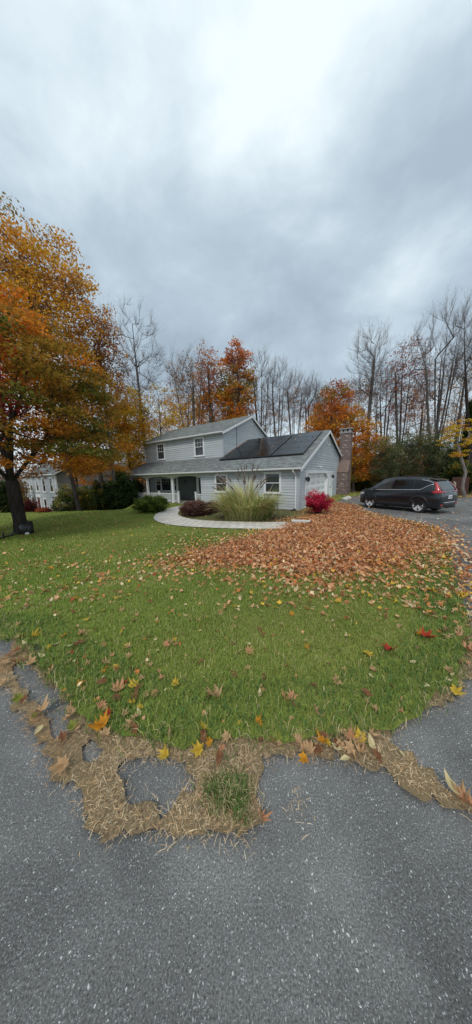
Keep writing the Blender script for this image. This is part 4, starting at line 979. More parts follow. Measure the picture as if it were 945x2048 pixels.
        m = MB(); m.tube([(-1.5, sg*.60, 1.70), (-1.38, sg*.595, 1.765), (.3, sg*.60, 1.81), (.38, sg*.605, 1.745)], .018, 6); m.build('roof_rail', 'blackmetal', C_, True)
        # tail lamps: a blade up the pillar and a foot across the tailgate
        m = MB(); g = []
        for i in range(9):
            t = i/8; z = 1.06+t*.46; x_s = np.interp(z, [1.05, 1.12, 1.25, 1.46, 1.58], [-2.20, -2.185, -2.12, -1.98, -1.84]); wy = np.interp(z, [1.05, 1.15, 1.26, 1.46, 1.615], [.835, .835, .79, .725, .67])
            wd = .075-.03*t
            g.append(m.add([(x_s+wd+.10*(1-t), sg*(wy+.030), z), (x_s+.0, sg*(wy+.028), z), (x_s-.022, sg*(wy-.035), z), (x_s-.020, sg*(wy-.085), z)]))
        for a, b in zip(g[:-1], g[1:]):
            for j in range(3): m.face((a+j, b+j, b+j+1, a+j+1))
        lo_, hi_ = 1.02, 1.12
        P = [(-1.84, .885), (-1.98, .895), (-2.12, .875), (-2.222, .78), (-2.246, .62), (-2.25, .34)]; g = []
        for i, (x, y) in enumerate(P):
            h0 = lo_+(.055 if i == 0 else 0)+(.03 if i > 3 else 0); h1 = hi_-(.055 if i == 0 else .02 if i > 3 else 0)
            g.append(m.add([(x-.012, sg*(y+.022), h0), (x-.016, sg*(y+.026), (h0+h1)/2), (x-.008+(.02 if i > 2 else 0), sg*(y+.012), h1)]))
        for a, b in zip(g[:-1], g[1:]):
            for j in range(2): m.face((a+j, b+j, b+j+1, a+j+1))
        m.build('tail_lamp', 'red', C_, True)
        m = MB(); m.box((-2.275, sg*.62 if sg > 0 else -.80, .44), (-2.24, .80 if sg > 0 else sg*.62, .50)); m.build('rear_reflector', 'red', C_)
        m = MB(); g = []
        for x, y, a, b in ((1.70, .895, .84, .94), (1.88, .875, .78, .92), (2.02, .80, .76, .90), (2.11, .68, .74, .86)): g.append(m.add([(x+.012, sg*(y+.02), a), (x+.008, sg*(y+.015), b)]))
        for a, b in zip(g[:-1], g[1:]): m.face((a, b, b+1, a+1))
        m.build('headlight', 'lensclear', C_, True)
        # wheels
        for x in WX:
            T = lambda a, b, c, x=x, sg=sg: (x+a, sg*(.80+c), WZ+b)
            wl = MB(); wl.lathe([(.235, -.10), (.32, -.115), (.36, -.08), (.37, -.04), (.37, .04), (.36, .08), (.32, .112), (.25, .10), (.235, .09)], 30, T); wh = wl.build('wheel', 'rubber', C_, True)
            r_ = MB(); r_.lathe([(.245, .098), (.235, .10), (.222, .085), (.218, -.05), (0.02, -.05)], 28, T); r_.build('rim_well', 'black', wh, True)
            sp = MB(); sp.lathe([(.248, .096), (.244, .106), (.228, .104), (.222, .085)], 30, T); sp.lathe([(.0, .092), (.05, .092), (.062, .075), (.06, .02)], 16, T)
            for k in range(5):
                for dq in (-.19, .19):
                    a0 = k*2*math.pi/5+math.pi/2; a1 = a0+dq; p0 = Vector((.045*math.cos(a0+dq*1.5), .045*math.sin(a0+dq*1.5), .078)); p1 = Vector((.232*math.cos(a1), .232*math.sin(a1), .092)); d = (p1-p0); nx = Vector((-d.y, d.x, 0)).normalized()
                    q = [p0-nx*.024, p0+nx*.024, p1+nx*.036, p1-nx*.036]; kk = sp.add([T(*p) for p in q]+[T(p.x, p.y, p.z-.03) for p in q]); sp.face((kk, kk+1, kk+2, kk+3))
                    for w_ in range(4): sp.face((kk+w_, kk+(w_+1) % 4, kk+4+(w_+1) % 4, kk+4+w_))
            sp.build('rim', 'alloy', wh)
    # glass front and back, spoiler, bumper, plate
    def topstrip(x0, x1, f, off, n=8, yw=.9):
        m = MB(); g = []
        for i in range(n+1):
            x = x0+(x1-x0)*i/n; s = sec(x); zt = s[-1][1]; wr = s[9][0]*f(x); g.append(m.add([(x-off*.8, wr*j/4, zt+off-.035*(abs(j)/4)**2) for j in range(-4, 5)]))
        for a, b in zip(g[:-1], g[1:]):
            for j in range(8): m.face((a+j, b+j, b+j+1, a+j+1))
        return m
    topstrip(-2.185, -1.86, lambda x: .93, .010).build('rear_window', 'rearglass', C_, True)
    topstrip(.66, 1.50, lambda x: .93, .010).build('windscreen', 'carglass', C_, True)
    m = MB(); m.prism([(-1.62, -.60, 1.65), (-1.93, -.56, 1.59), (-1.93, .56, 1.59), (-1.62, .60, 1.65)], (0, 0, .035)); m.build('spoiler', 'carpaint', C_)
    m = MB(); m.tube([(-2.13, .05, 1.20), (-2.19, -.10, 1.13), (-2.17, -.42, 1.15)], .012, 5); m.build('rear_wiper', 'black', C_)
    m = MB(); g = []
    for y in np.linspace(-.86, .86, 17):
        b = -2.30+.13*abs(y/.86)**3; g.append(m.add([(b+.06, y, .28), (b-.005, y, .36), (b-.012, y, .56), (b+.03, y, .60)]))
    for a, b in zip(g[:-1], g[1:]):
        for j in range(3): m.face((a+j, b+j, b+j+1, a+j+1))
    m.build('rear_bumper', 'black', C_, True)
    m = MB(); g = [m.add([(-2.318+.13*abs(y/.86)**3, y, .575), (-2.314+.13*abs(y/.86)**3, y, .592)]) for y in np.linspace(-.80, .80, 15)]
    for a, b in zip(g[:-1], g[1:]): m.face((a, b, b+1, a+1))
    m.build('bumper_strip', 'alloy', C_, True)
    m = MB(); m.box((-2.300, -.17, .74), (-2.285, .17, .90)); pl = m.build('licence_plate', 'plate', C_)
    m = MB()
    for k in range(6): m.box((-2.303, -.135+k*.047, .785), (-2.3005, -.105+k*.047, .845))
    m.build('plate_marks', 'navy', pl)
    m = MB(); sx = -2.262
    m.box((sx, -.075, .965), (sx+.02, -.055, 1.045)); m.box((sx, .055, .965), (sx+.02, .075, 1.045)); m.box((sx, -.055, .995), (sx+.02, .055, 1.012)); m.build('emblem', 'chrome', C_)
    m = MB(); [m.box((-2.262, .40+k*.05, .875), (-2.245, .43+k*.05, .905)) for k in range(4)]; m.build('model_badge', 'chrome', C_)
    for sg in (1, -1): m = MB(); m.tube([(-2.1, sg*.55, .30), (-2.325, sg*.55, .30)], .045, 10); m.build('exhaust_tip', 'chrome', C_)
car()

# ------------------------------------------------------------------ trees
def skeleton(seeds, targets, step=.6, upw=.6, jit=.12, pathw=.25):
    """seeds: list of polylines (the first the trunk) joined end to start; targets joined greedily. Returns nodes, parents"""
    pos = []; par = []
    def addn(p, q): pos.append(np.array(p, float)); par.append(q); return len(pos)-1
    for line, attach in seeds:
        q = -1 if attach is None else int(np.argmin([np.sum((p-np.array(line[0]))**2) for p in pos]))
        for i, p in enumerate(line):
            if attach is not None and i == 0: continue
            q = addn(p, q)
    trunk_n = len(pos); base_n = max(1, int(trunk_n*.0))
    T = np.array(targets, float); root = pos[0]
    T = T[np.argsort(((T-np.mean([pos[-1]], 0))**2).sum(1))]
    plen = np.zeros(20000)
    for i in range(len(pos)): plen[i] = 0 if par[i] < 0 else plen[par[i]]+np.linalg.norm(pos[i]-pos[par[i]])
    buf = np.zeros((20000, 3)); buf[:len(pos)] = pos; n = len(pos); lo = 2
    tips = []
    for t in T:
        d = t-buf[lo:n]; dist = np.linalg.norm(d, axis=1)+1e-6; cosup = d[:, 2]/dist
        cost = dist*(1+upw*(1-cosup))+pathw*plen[lo:n]
        k = int(np.argmin(cost))+lo; a = buf[k]; v = t-a; L_ = np.linalg.norm(v); m = max(1, int(L_/step)); q = k
        side = np.cross(v, RNG.normal(size=3)); side = side/(np.linalg.norm(side)+1e-6)*L_*RNG.uniform(-.06, .06)
        for i in range(1, m+1):
            f = i/m; p = a+v*f+side*math.sin(math.pi*f)+np.array([0, 0, -min(upw, .7)*.16*L_*math.sin(math.pi*f)*(1-abs(v[2])/L_)])+RNG.normal(0, jit*step*.35, 3)*(i < m)
            buf[n] = p; par.append(q); plen[n] = plen[q]+np.linalg.norm(p-buf[q]); q = n; n += 1
            if n > 19990: break
        tips.append(q)
    return buf[:n].copy(), np.array(par), tips
def radii(par, n, tip, expo=2.3, root=None):
    acc = np.zeros(n); ch = np.zeros(n, int)
    for i in range(1, n): ch[par[i]] += 1
    acc[ch == 0] = tip**expo
    for i in range(n-1, 0, -1): acc[par[i]] += acc[i]*1.0+(tip*.15)**expo
    r = acc**(1/expo)
    if root: k = math.log(root/tip)/math.log(max(r[0]/tip, 1.01)); r = tip*(r/tip)**k
    return r
def tubes(pos, par, r, base_flare=1.5):
    n = len(pos); kids = [[] for _ in range(n)]
    for i in range(1, n): kids[par[i]].append(i)
    Vs, Fs = [], []; k0 = 0; stack = [(0, None)]
    while stack:
        s, p = stack.pop(); chain = ([p] if p is not None else [])+[s]; c = s
        while kids[c]:
            ks = sorted(kids[c], key=lambda i: -r[i]); stack += [(k, c) for k in ks[1:]]; c = ks[0]; chain.append(c)
        P = pos[chain]; R = r[chain].copy()
        if p is not None: R[0] = min(R[0], R[1]*1.25)
        if p is None: R[0] *= base_flare
        if len(P) < 2: continue
        ns = 9 if R.max() > .12 else 6 if R.max() > .05 else 4 if R.max() > .02 else 3
        t = np.gradient(P, axis=0); t /= np.linalg.norm(t, axis=1)[:, None]+1e-9
        ref = np.tile([0.3, 1.0, 0.1], (len(P), 1)); a = np.cross(t, ref); a /= np.linalg.norm(a, axis=1)[:, None]+1e-9; b = np.cross(t, a)
        an = np.arange(ns)*2*np.pi/ns; ring = (a[:, None]*np.cos(an)[None, :, None]+b[:, None]*np.sin(an)[None, :, None])*R[:, None, None]+P[:, None]
        Vs.append(ring.reshape(-1, 3)); i = np.arange(len(P)-1)[:, None]*ns; j = np.arange(ns)[None]; j2 = (j+1) % ns
        Fs.append(np.stack([i+j, i+j2, i+ns+j2, i+ns+j], -1).reshape(-1, 4)+k0); k0 += len(P)*ns
    return np.vstack(Vs), np.vstack(Fs)
def twigs(pos, par, tips, n_per, length, r, up=.5, spread=.7, sub=2):
    """fine twigs: thin three-sided spikes fanning from the tips and from the outer branches"""
    tips = np.array(tips); ii = np.repeat(tips, n_per); pp = par[ii]; back = RNG.random(len(ii)); a = pos[ii]*(1-.7*back[:, None])+pos[pp]*.7*back[:, None]
    d = pos[ii]-pos[pp]; d /= np.linalg.norm(d, axis=1)[:, None]+1e-9
    d = d+RNG.normal(0, spread, d.shape)+np.array([0, 0, up]); d /= np.linalg.norm(d, axis=1)[:, None]
    L_ = length*RNG.uniform(.5, 1.3, len(ii)); b = a+d*L_[:, None]
    A_, B_, R_ = [a], [b], [np.full(len(a), r)]
    for _ in range(sub):
        f = RNG.uniform(.25, .9, len(a)); a2 = a+(b-a)*f[:, None]; d2 = d+RNG.normal(0, .6, d.shape)+np.array([0, 0, up*.6]); d2 /= np.linalg.norm(d2, axis=1)[:, None]
        A_.append(a2); B_.append(a2+d2*(L_*RNG.uniform(.3, .6, len(a)))[:, None]); R_.append(np.full(len(a), r*.7))
    A_ = np.vstack(A_); B_ = np.vstack(B_); R_ = np.concatenate(R_); d = B_-A_; s = np.cross(d, np.array([.2, .9, .3])); s /= np.linalg.norm(s, axis=1)[:, None]+1e-9; u = np.cross(d, s); u /= np.linalg.norm(u, axis=1)[:, None]+1e-9
    V = np.stack([A_+s*R_[:, None], A_-s*R_[:, None]*.5+u*R_[:, None]*.87, A_-s*R_[:, None]*.5-u*R_[:, None]*.87, B_], 1).reshape(-1, 3); k = np.arange(len(A_))[:, None]*4
    return V, np.concatenate([k+np.array([[0, 1, 3]]), k+np.array([[1, 2, 3]]), k+np.array([[2, 0, 3]])]), B_
def leaves(centers, per, rx, rz, size, cols, flat=.5, jitc=.14, droop=0, aspect=.62):
    n = len(centers)*per; c = np.repeat(np.asarray(centers), per, 0)
    o = RNG.normal(0, 1, (n, 3)); o /= np.linalg.norm(o, axis=1)[:, None]; o *= (RNG.random(n)**.5)[:, None]
    hr = np.hypot(o[:, 0], o[:, 1]); p = c+o*np.array([rx, rx, rz]); p[:, 2] -= droop*hr**2*rx
    nrm = RNG.normal(0, flat, (n, 3))+np.array([0, 0, 1.0]); nrm /= np.linalg.norm(nrm, axis=1)[:, None]
    a = np.cross(nrm, RNG.normal(size=(n, 3))); a /= np.linalg.norm(a, axis=1)[:, None]+1e-9; b = np.cross(nrm, a)
    s = size*RNG.uniform(.6, 1.3, n)[:, None]; f = nrm*s*RNG.uniform(-.15, .2, n)[:, None]
    V = np.stack([p-a*s*.55, p-b*s*aspect*.55+f, p+a*s*.6, p+b*s*aspect*.55+f], 1).reshape(-1, 3)
    C = np.repeat(np.asarray(cols), per, 0)*RNG.uniform(1-jitc*2, 1+jitc*2, (n, 1)); C = C*RNG.uniform(1-jitc*.6, 1+jitc*.6, (n, 3)); C = np.repeat(C, 4, 0)
    k = np.arange(n)[:, None]*4; return V, k+np.array([[0, 1, 2, 3]]), np.clip(C, .004, 1)
def pts_in(fn, n, lo, hi, mind):
    out = np.zeros((0, 3)); tries = 0
    while len(out) < n and tries < n*60:
        p = RNG.uniform(lo, hi); tries += 1
        if not fn(p): continue
        if len(out) and np.min(((out-p)**2).sum(1)) < mind*mind: continue
        out = np.vstack([out, p])
    return out
PC = {'red': (.40, .055, .04), 'rust': (.48, .15, .05), 'orange': (.72, .23, .03), 'amber': (.68, .31, .04), 'gold': (.66, .36, .04), 'olive': (.28, .21, .04), 'green': (.13, .16, .035), 'brown': (.32, .17, .075), 'pinkbrown': (.42, .21, .15), 'yellow': (.74, .52, .06), 'dkred': (.22, .04, .045)}
def pick(names, w, n): P = np.array([PC[k] for k in names]); return P[RNG.choice(len(P), n, p=np.array(w)/sum(w))]
def finish(name, base, pos, par, r, bark, label, cat, group=None, tw=None, lv=None, flare=1.4):
    o = empty(name, base, 0, label, cat, group); b = np.array(base)
    V, Fq = tubes(pos, par, r, flare); np_mesh('trunk', V-b, Fq, bark, parent=o, smooth=True)
    if lv is not None:
        V, Fl, C = lv; np_mesh('crown', V-b, Fl, 'leaf', C, parent=o)
    if tw is not None:
        V, Ft = tw[:2]; np_mesh('twigs', V-b, Ft, 'twig', parent=o)
    return o

def front_maple():
    g = at(45, 1068); X, Y = g.x, g.y; base = np.array([X, Y, g.z-.05]); fk = np.array([X-.13, Y+.05, 2.05])
    hs = [2.3, 2.7, 3.6, 4.8, 6.2, 7.6, 8.6, 9.15]; rs = [2.9, 3.75, 3.9, 3.6, 3.0, 2.1, 1.1, .2]
    R_ = lambda z: np.interp(z, hs, rs)
    fn = lambda p: (2.4 < p[2] < 9.2) and (.48*R_(p[2]) < np.hypot(p[0]-X, p[1]-Y) < R_(p[2])*(1+.12*math.sin(5*math.atan2(p[1]-Y, p[0]-X)+p[2])) or (p[2] > 6 and np.hypot(p[0]-X, p[1]-Y) < R_(p[2])))
    T = pts_in(lambda p: fn(p) and not (p[2] < 3.3 and np.hypot(p[0]-X, p[1]-Y) < 2.3), 340, (X-4.3, Y-4.3, 2.3), (X+4.3, Y+4.3, 9.3), .50)
    seeds = [([base, base+(fk-base)*.3, base+(fk-base)*.65, fk], None)]
    for k, az in enumerate([20, 75, 140, 200, 262, 318, 50]):
        d = np.array([math.cos(rad(az)), math.sin(rad(az)), 0]); s_ = [fk, fk+d*.28+[0, 0, .42], fk+d*.75+[0, 0, 1.0], fk+d*1.3+[0, 0, 1.75]]
        if k == 6: s_ = [fk, fk+d*.08+[0, 0, .7], fk+d*.2+[0, 0, 1.7], fk+d*.3+[0, 0, 3.0]]
        seeds.append((s_, 1))
    pos, par, tips = skeleton(seeds, T, .45, .25, .15, .2); r = radii(par, len(pos), .010, 2.35, .21)
    V, Ft, tb = twigs(pos, par, tips, 4, .55, .005, .15, .7, 1)
    # colour by place in the crown: red to the left, orange above, olive and gold to the right and low
    w = np.column_stack([np.clip((X-.6-T[:, 0])/2.2, 0, 1.4), np.clip((T[:, 2]-5.2)/2.5, 0, 1.1)+.25*np.clip((X-T[:, 0])/2, 0, 1), .30+.55*np.clip((T[:, 0]-X)/2.8, 0, 1), .35+.45*np.clip((5.5-T[:, 2])/2.5, 0, 1)])+RNG.random((len(T), 4))*.55
    w[:, 0] += .85*np.clip((-.80-T[:, 0]/T[:, 1])/.12, 0, 1)*np.clip((7.2-T[:, 2])/1.2, 0, 1)*np.clip((T[:, 2]-3.6)/.8, 0, 1)+.5*np.clip((Y-1-T[:, 1])/3, 0, 1)*np.clip((5.4-np.abs(T[:, 2]-5))/5, 0, 1)*(T[:, 0] < X+.6)
    pal = np.array([(.40, .07, .04), (.66, .235, .03), (.33, .20, .034), (.55, .225, .034)]); cc = pal[w.argmax(1)]
    gr = (w.argmax(1) == 2) & (RNG.random(len(T)) < .35); cc[gr] = (.15, .145, .03)
    lv = leaves(T, 140, .66, .20, .115, cc, .55, .17, .25)
    finish('maple_tree', base, pos, par, r, 'bark_dark', 'maple with low spreading limbs and a red, orange and olive crown, tools at its trunk', 'tree', None, (V, Ft), lv, 1.35)
front_maple()

def tall_tree(px_, py_base, Y, top_y, half_px, cols=None, wts=None, low_y=None, n=150, per=40, size=.17, kind='maple_tree', label='', group=None, fork=.35, r0=.2, bark='bark', narrow=1.0, upw=.9, tw=5, colfn=None, twl=.9, cx_off=0, clump=.8, hollow=.0, multi=1):
    """tree whose trunk stands at distance Y on the line of sight of column px_"""
    X = atY(px_, Y); z0 = gzs(X, Y); top = zAt(px_, top_y, Y); Hh = top-z0; R_ = half_px*Y/F; cx = X+cx_off*Y/F
    zl = zAt(px_, low_y, Y) if low_y else z0+Hh*fork
    base = np.array([X, Y, z0-.1])
    def rad_at(z):
        t = (z-zl)/(top-zl); return R_*narrow*math.sqrt(max(0, 1-(2*t-.92)**2/1.25)) if 0 <= t <= 1 else 0
    c0 = lambda z: X+(cx-X)*np.clip((z-z0)/Hh*1.4, 0, 1)
    fn = lambda p: hollow*rad_at(p[2]) < np.hypot(p[0]-c0(p[2]), p[1]-Y) < rad_at(p[2])
    T = pts_in(fn, n, (min(X, cx)-R_, Y-R_, zl), (max(X, cx)+R_, Y+R_, top), max(.35, R_*.13))
    ld = RNG.normal(0, .02, 2)
    zt = z0+Hh*.90; line = []; nl = max(9, int(Hh*.9/1.3))
    for i in range(nl+1):
        f = i/nl; z = z0-.1+(zt-z0+.1)*f; line.append(np.array([X+(c0(z)-X)*.8+ld[0]*Hh*f+.06*math.sin(3*f+Y), Y+ld[1]*Hh*f, z]))
    seeds = [(line, None)]
    for q in range(multi-1):
        az = 2.4*q+RNG.random()*1.0; k = int(nl*(fork*.75+.06*q)); b = line[k]; hh_ = (top-b[2])*(.86-.05*q); seeds.append(([b]+[b+np.array([math.cos(az), .6*math.sin(az), 0])*R_*.60*f**.75+np.array([0, 0, hh_*f]) for f in np.linspace(.1, 1, 9)], 1))
    pos, par, tips = skeleton(seeds, T, 1.0 if not cols else .8, upw if cols else 1.7, .06, .12 if cols else .05); r = radii(par, len(pos), .010 if not cols else .009, 2.3, r0)
    V, Ft, tb = twigs(pos, par, tips, tw if cols else tw+1, twl, .006, .9, .33, 2)
    lv = None
    if cols:
        cc = pick(cols, wts, len(T)) if colfn is None else colfn(T, z0, top, zl)
        lv = leaves(T, per, clump, clump*.55, size, cc, .8, .16)
    return finish(kind, base, pos, par, r, bark, label, 'tree', group, (V, Ft), lv)
GB_ = ['gold', 'amber', 'brown', 'olive']
# behind the front maple
tall_tree(153, 1025, 17.5, 436, 108, GB_, [.42, .36, .18, .04], 800, 330, 85, .16, 'maple_tree', 'tallest golden brown maple rising behind the front maple at the left', r0=.13, cx_off=-40, clump=.85, bark='bark_dark', upw=.6)
tall_tree(20, 1025, 24, 500, 60, GB_, [.4, .25, .2, .15], 900, 130, 45, .2, 'maple_tree', 'golden maple at the far left edge behind the front maple', r0=.22, clump=1.0)
tall_tree(228, 1018, 20.5, 602, 42, ['brown', 'rust', 'amber'], [.5, .25, .25], 800, 190, 24, .15, 'maple_tree', 'thin rust brown tree with see-through crown left of the bare tree', r0=.12, clump=.6)
tall_tree(205, 1012, 21.5, 735, 62, ['gold', 'amber', 'yellow', 'orange'], [.36, .26, .24, .14], 965, 150, 70, .17, 'maple_tree', 'low golden maple above the dark shrubs left of the porch', r0=.16, clump=.8)
tall_tree(150, 1012, 22, 760, 48, ['gold', 'olive', 'amber'], [.4, .35, .25], 950, 110, 60, .18, 'maple_tree', 'olive and gold tree above the neighbouring roof', r0=.15, clump=.85)
tall_tree(297, 960, 27, 612, 48, None, None, 840, 170, 0, .1, 'bare_tree', 'tall bare tree standing left behind the house above golden leaves', r0=.16, fork=.4, tw=9, twl=1.4)
tall_tree(262, 965, 25, 765, 40, ['gold', 'yellow', 'olive', 'amber'], [.35, .4, .1, .15], 940, 140, 75, .19, 'maple_tree', 'golden tree just left of the upper storey roof', r0=.15, clump=.9)
tall_tree(330, 960, 29, 765, 42, ['gold', 'amber', 'yellow'], [.45, .2, .35], 930, 100, 34, .2, 'maple_tree', 'thin golden tree above the left end of the upper roof', r0=.15, clump=.9)
tall_tree(390, 955, 31, 705, 50, ['brown', 'amber'], [.6, .4], 800, 150, 3, .18, 'bare_tree', 'nearly bare multi stemmed tree above the middle of the upper roof', r0=.24, fork=.25, tw=8, twl=1.3, multi=4)
tall_tree(425, 955, 32, 682, 24, ['rust', 'orange', 'amber'], [.55, .25, .2], 830, 110, 22, .2, 'maple_tree', 'left one of two rust red topped maples behind the upper roof', r0=.2, clump=.8)
def redtop(T, z0, top, zl):
    t = (T[:, 2]-zl)/(top-zl)+RNG.normal(0, .09, len(T)); a = pick(['rust', 'orange', 'red'], [.5, .35, .15], len(T)); b = pick(['olive', 'gold', 'brown'], [.45, .3, .25], len(T)); c = pick(['amber', 'gold', 'orange'], [.5, .3, .2], len(T))
    return np.where((t > .66)[:, None], a, np.where((t > .3)[:, None], b, c))
tall_tree(477, 955, 31, 683, 33, ['x'], [1], 850, 190, 62, .2, 'maple_tree', 'dense maple with red orange top and olive sides behind the roof peak', r0=.22, clump=.8, colfn=redtop)
tall_tree(432, 955, 34, 780, 50, ['amber', 'gold', 'orange'], [.5, .3, .2], 900, 110, 50, .22, 'maple_tree', 'low amber tree behind the upper roof below the red topped pair', r0=.14, clump=1.0)
tall_tree(378, 955, 36, 790, 40, ['gold', 'amber', 'yellow'], [.4, .3, .3], 920, 80, 46, .22, 'maple_tree', 'low golden tree behind the middle of the upper roof', r0=.14, clump=1.0)
for (p, Y, ty, hp, lb) in ((522, 33, 700, 26, 'bare grey tree right behind the peak of the upper gable'), (556, 35, 722, 24, 'bare grey tree left of centre above the solar panels'), (590, 35, 742, 24, 'bare grey tree above the middle of the solar panels'), (622, 37, 755, 20, 'bare grey tree left of the round orange maple')):
    tall_tree(p, 955, Y, ty, hp, None, None, 830, 105, 0, .1, 'bare_tree', lb, r0=.19, fork=.3, tw=9, twl=1.5, multi=3)
def redtop2(T, z0, top, zl):
    t = (T[:, 2]-zl)/(top-zl)+RNG.normal(0, .1, len(T)); a = pick(['rust', 'orange', 'olive'], [.45, .35, .2], len(T)); b = pick(['orange', 'amber', 'gold'], [.4, .35, .25], len(T)); return np.where((t > .6)[:, None], a, b)
tall_tree(662, 950, 27, 766, 38, ['x'], [1], 900, 180, 46, .18, 'maple_tree', 'round orange maple rising behind the garage ridge beside the chimney', r0=.2, clump=.75, colfn=redtop2, fork=.3)
tall_tree(640, 950, 31, 815, 34, ['amber', 'gold', 'orange'], [.4, .3, .3], 920, 100, 50, .2, 'maple_tree', 'amber tree behind the garage ridge', r0=.14, clump=.9)
tall_tree(707, 950, 26.5, 812, 36, ['amber', 'gold', 'orange', 'olive'], [.4, .3, .2, .1], 960, 130, 62, .18, 'maple_tree', 'amber leaved tree just right of the chimney', r0=.14, clump=.85)
tall_tree(750, 950, 27.5, 872, 34, ['amber', 'orange', 'gold', 'olive'], [.35, .3, .2, .15], 970, 90, 46, .17, 'maple_tree', 'small amber tree above the front of the car', r0=.11, clump=.8)
tall_tree(728, 950, 29, 658, 36, None, None, 800, 130, 0, .1, 'bare_tree', 'tall slender bare tree right of the chimney', r0=.22, fork=.35, tw=9, twl=1.6, multi=2)
tall_tree(764, 950, 33, 728, 28, None, None, 850, 90, 0, .1, 'bare_tree', 'bare tree between the slender bare tree and the sparse red tree', r0=.22, fork=.3, tw=8, twl=1.5, multi=3)
tall_tree(800, 948, 30, 672, 36, ['pinkbrown', 'rust', 'red'], [.5, .35, .15], 840, 190, 13, .17, 'maple_tree', 'sparse red brown tree above the car', r0=.24, fork=.28, tw=6, twl=1.1, clump=.7, multi=3)
tall_tree(863, 945, 25.5, 607, 56, None, None, 800, 170, 0, .1, 'bare_tree', 'large bare tree with many forked limbs behind the rear of the car', r0=.34, fork=.22, tw=9, twl=1.5, multi=6)
tall_tree(938, 945, 23, 585, 60, None, None, 790, 150, 0, .1, 'bare_tree', 'tall dark bare tree at the right edge', r0=.36, fork=.36, tw=9, twl=1.4, multi=4, bark='bark_dark')
tall_tree(905, 945, 29, 700, 30, ['amber', 'olive', 'brown'], [.4, .3, .3], 880, 100, 10, .18, 'maple_tree', 'thin tree with few amber leaves between the two big bare trees', r0=.18, tw=6, twl=1.2)
tall_tree(832, 945, 33, 760, 34, ['pinkbrown', 'brown', 'amber'], [.4, .3, .3], 900, 110, 16, .2, 'maple_tree', 'brownish thinning tree behind the sparse red tree', r0=.18, tw=6, twl=1.2)
# bare poles of the wood behind, shared kinds
def wood():
    protos = []
    for k in range(4):
        o = tall_tree(760, 950, 42+2*k, 745+12*k, 30, ['brown', 'pinkbrown', 'amber'], [.5, .3, .2], 850, 55, [8, 0, 22, 12][k], .22, 'woodland_tree', 'thin grey leafless tree in the wood behind the house', 'thin trees of the wood', .3, .09, tw=7, twl=1.7, multi=2+k % 2); protos.append(o)
    i = 0
    for q in range(50):
        p = 245+(945-245)*((q*.618034) % 1.0)+random.uniform(-8, 8); Y = random.uniform(36, 54)
        o = protos[i % 4] if i < 4 else copy_tree(protos[i % 4]); X = atY(p, Y); o.location = (X, Y, gzs(X, Y)-.05); o.rotation_euler = (0, 0, random.uniform(0, 6.28)); s = random.uniform(.75, 1.12); o.scale = (s, s, s*random.uniform(.9, 1.1)); i += 1
    # low bright saplings under them
    sap = tall_tree(700, 950, 34, 880, 26, ['amber', 'gold', 'olive', 'orange'], [.35, .3, .2, .15], 970, 50, 42, .2, 'sapling', 'low amber leaved sapling at the edge of the wood', 'saplings at the edge of the wood', .3, .05, tw=4, twl=.8, clump=.8)
    for q in range(15):
        o = sap if q == 0 else copy_tree(sap); p = [690, 720, 742, 775, 810, 280, 310, 345, 240, 655, 600, 560, 840, 880, 500][q]; Y = random.uniform(29, 40); X = atY(p, Y); o.location = (X, Y, gzs(X, Y)-.05); s = random.uniform(.7, 1.15); o.scale = (s*1.1, s*1.1, s); o.rotation_euler = (0, 0, random.uniform(0, 6.28))
    # the far mass of the wood
    n = 5200; a = RNG.uniform(-1.15, 1.25, n); Y = RNG.uniform(52, 85, n); X = a*Y; z = gz(X, Y); h = RNG.uniform(5, 12, n); d = np.column_stack([RNG.normal(0, .12, n), RNG.normal(0, .12, n), np.ones(n)])
    b = np.column_stack([X, Y, z+RNG.uniform(0, 4, n)]); t = b+d*h[:, None]; r = RNG.uniform(.02, .07, n)[:, None]; e = np.tile([1., 0, 0], (n, 1)); f = np.tile([0, 1., 0], (n, 1))
    V = np.stack([b+e*r, b-e*r*.5+f*r, b-e*r*.5-f*r, t], 1).reshape(-1, 3); k = np.arange(n)[:, None]*4
    o = np_mesh('far_wood', V, np.concatenate([k+np.array([[0, 1, 3]]), k+np.array([[1, 2, 3]]), k+np.array([[2, 0, 3]])]), 'twig'); tag(o, 'far grey brown wood of bare trunks behind the house', 'wood', kind='stuff')
    n = 1500; a = RNG.uniform(-1.15, 1.25, n); Y = RNG.uniform(50, 80, n); X = a*Y; T = np.column_stack([X, Y, gz(X, Y)+RNG.uniform(.2, 1, n)*RNG.uniform(.3, 9, n)])
    V, Fl, C = leaves(T, 16, 1.3, 1.0, .32, pick(['brown', 'pinkbrown', 'amber', 'olive'], [.4, .25, .15, .2], n), .9, .2)
    o = np_mesh('far_foliage', V, Fl, 'leaf', C); tag(o, 'brownish leaves of the far wood behind the house', 'wood', kind='stuff')
wood()

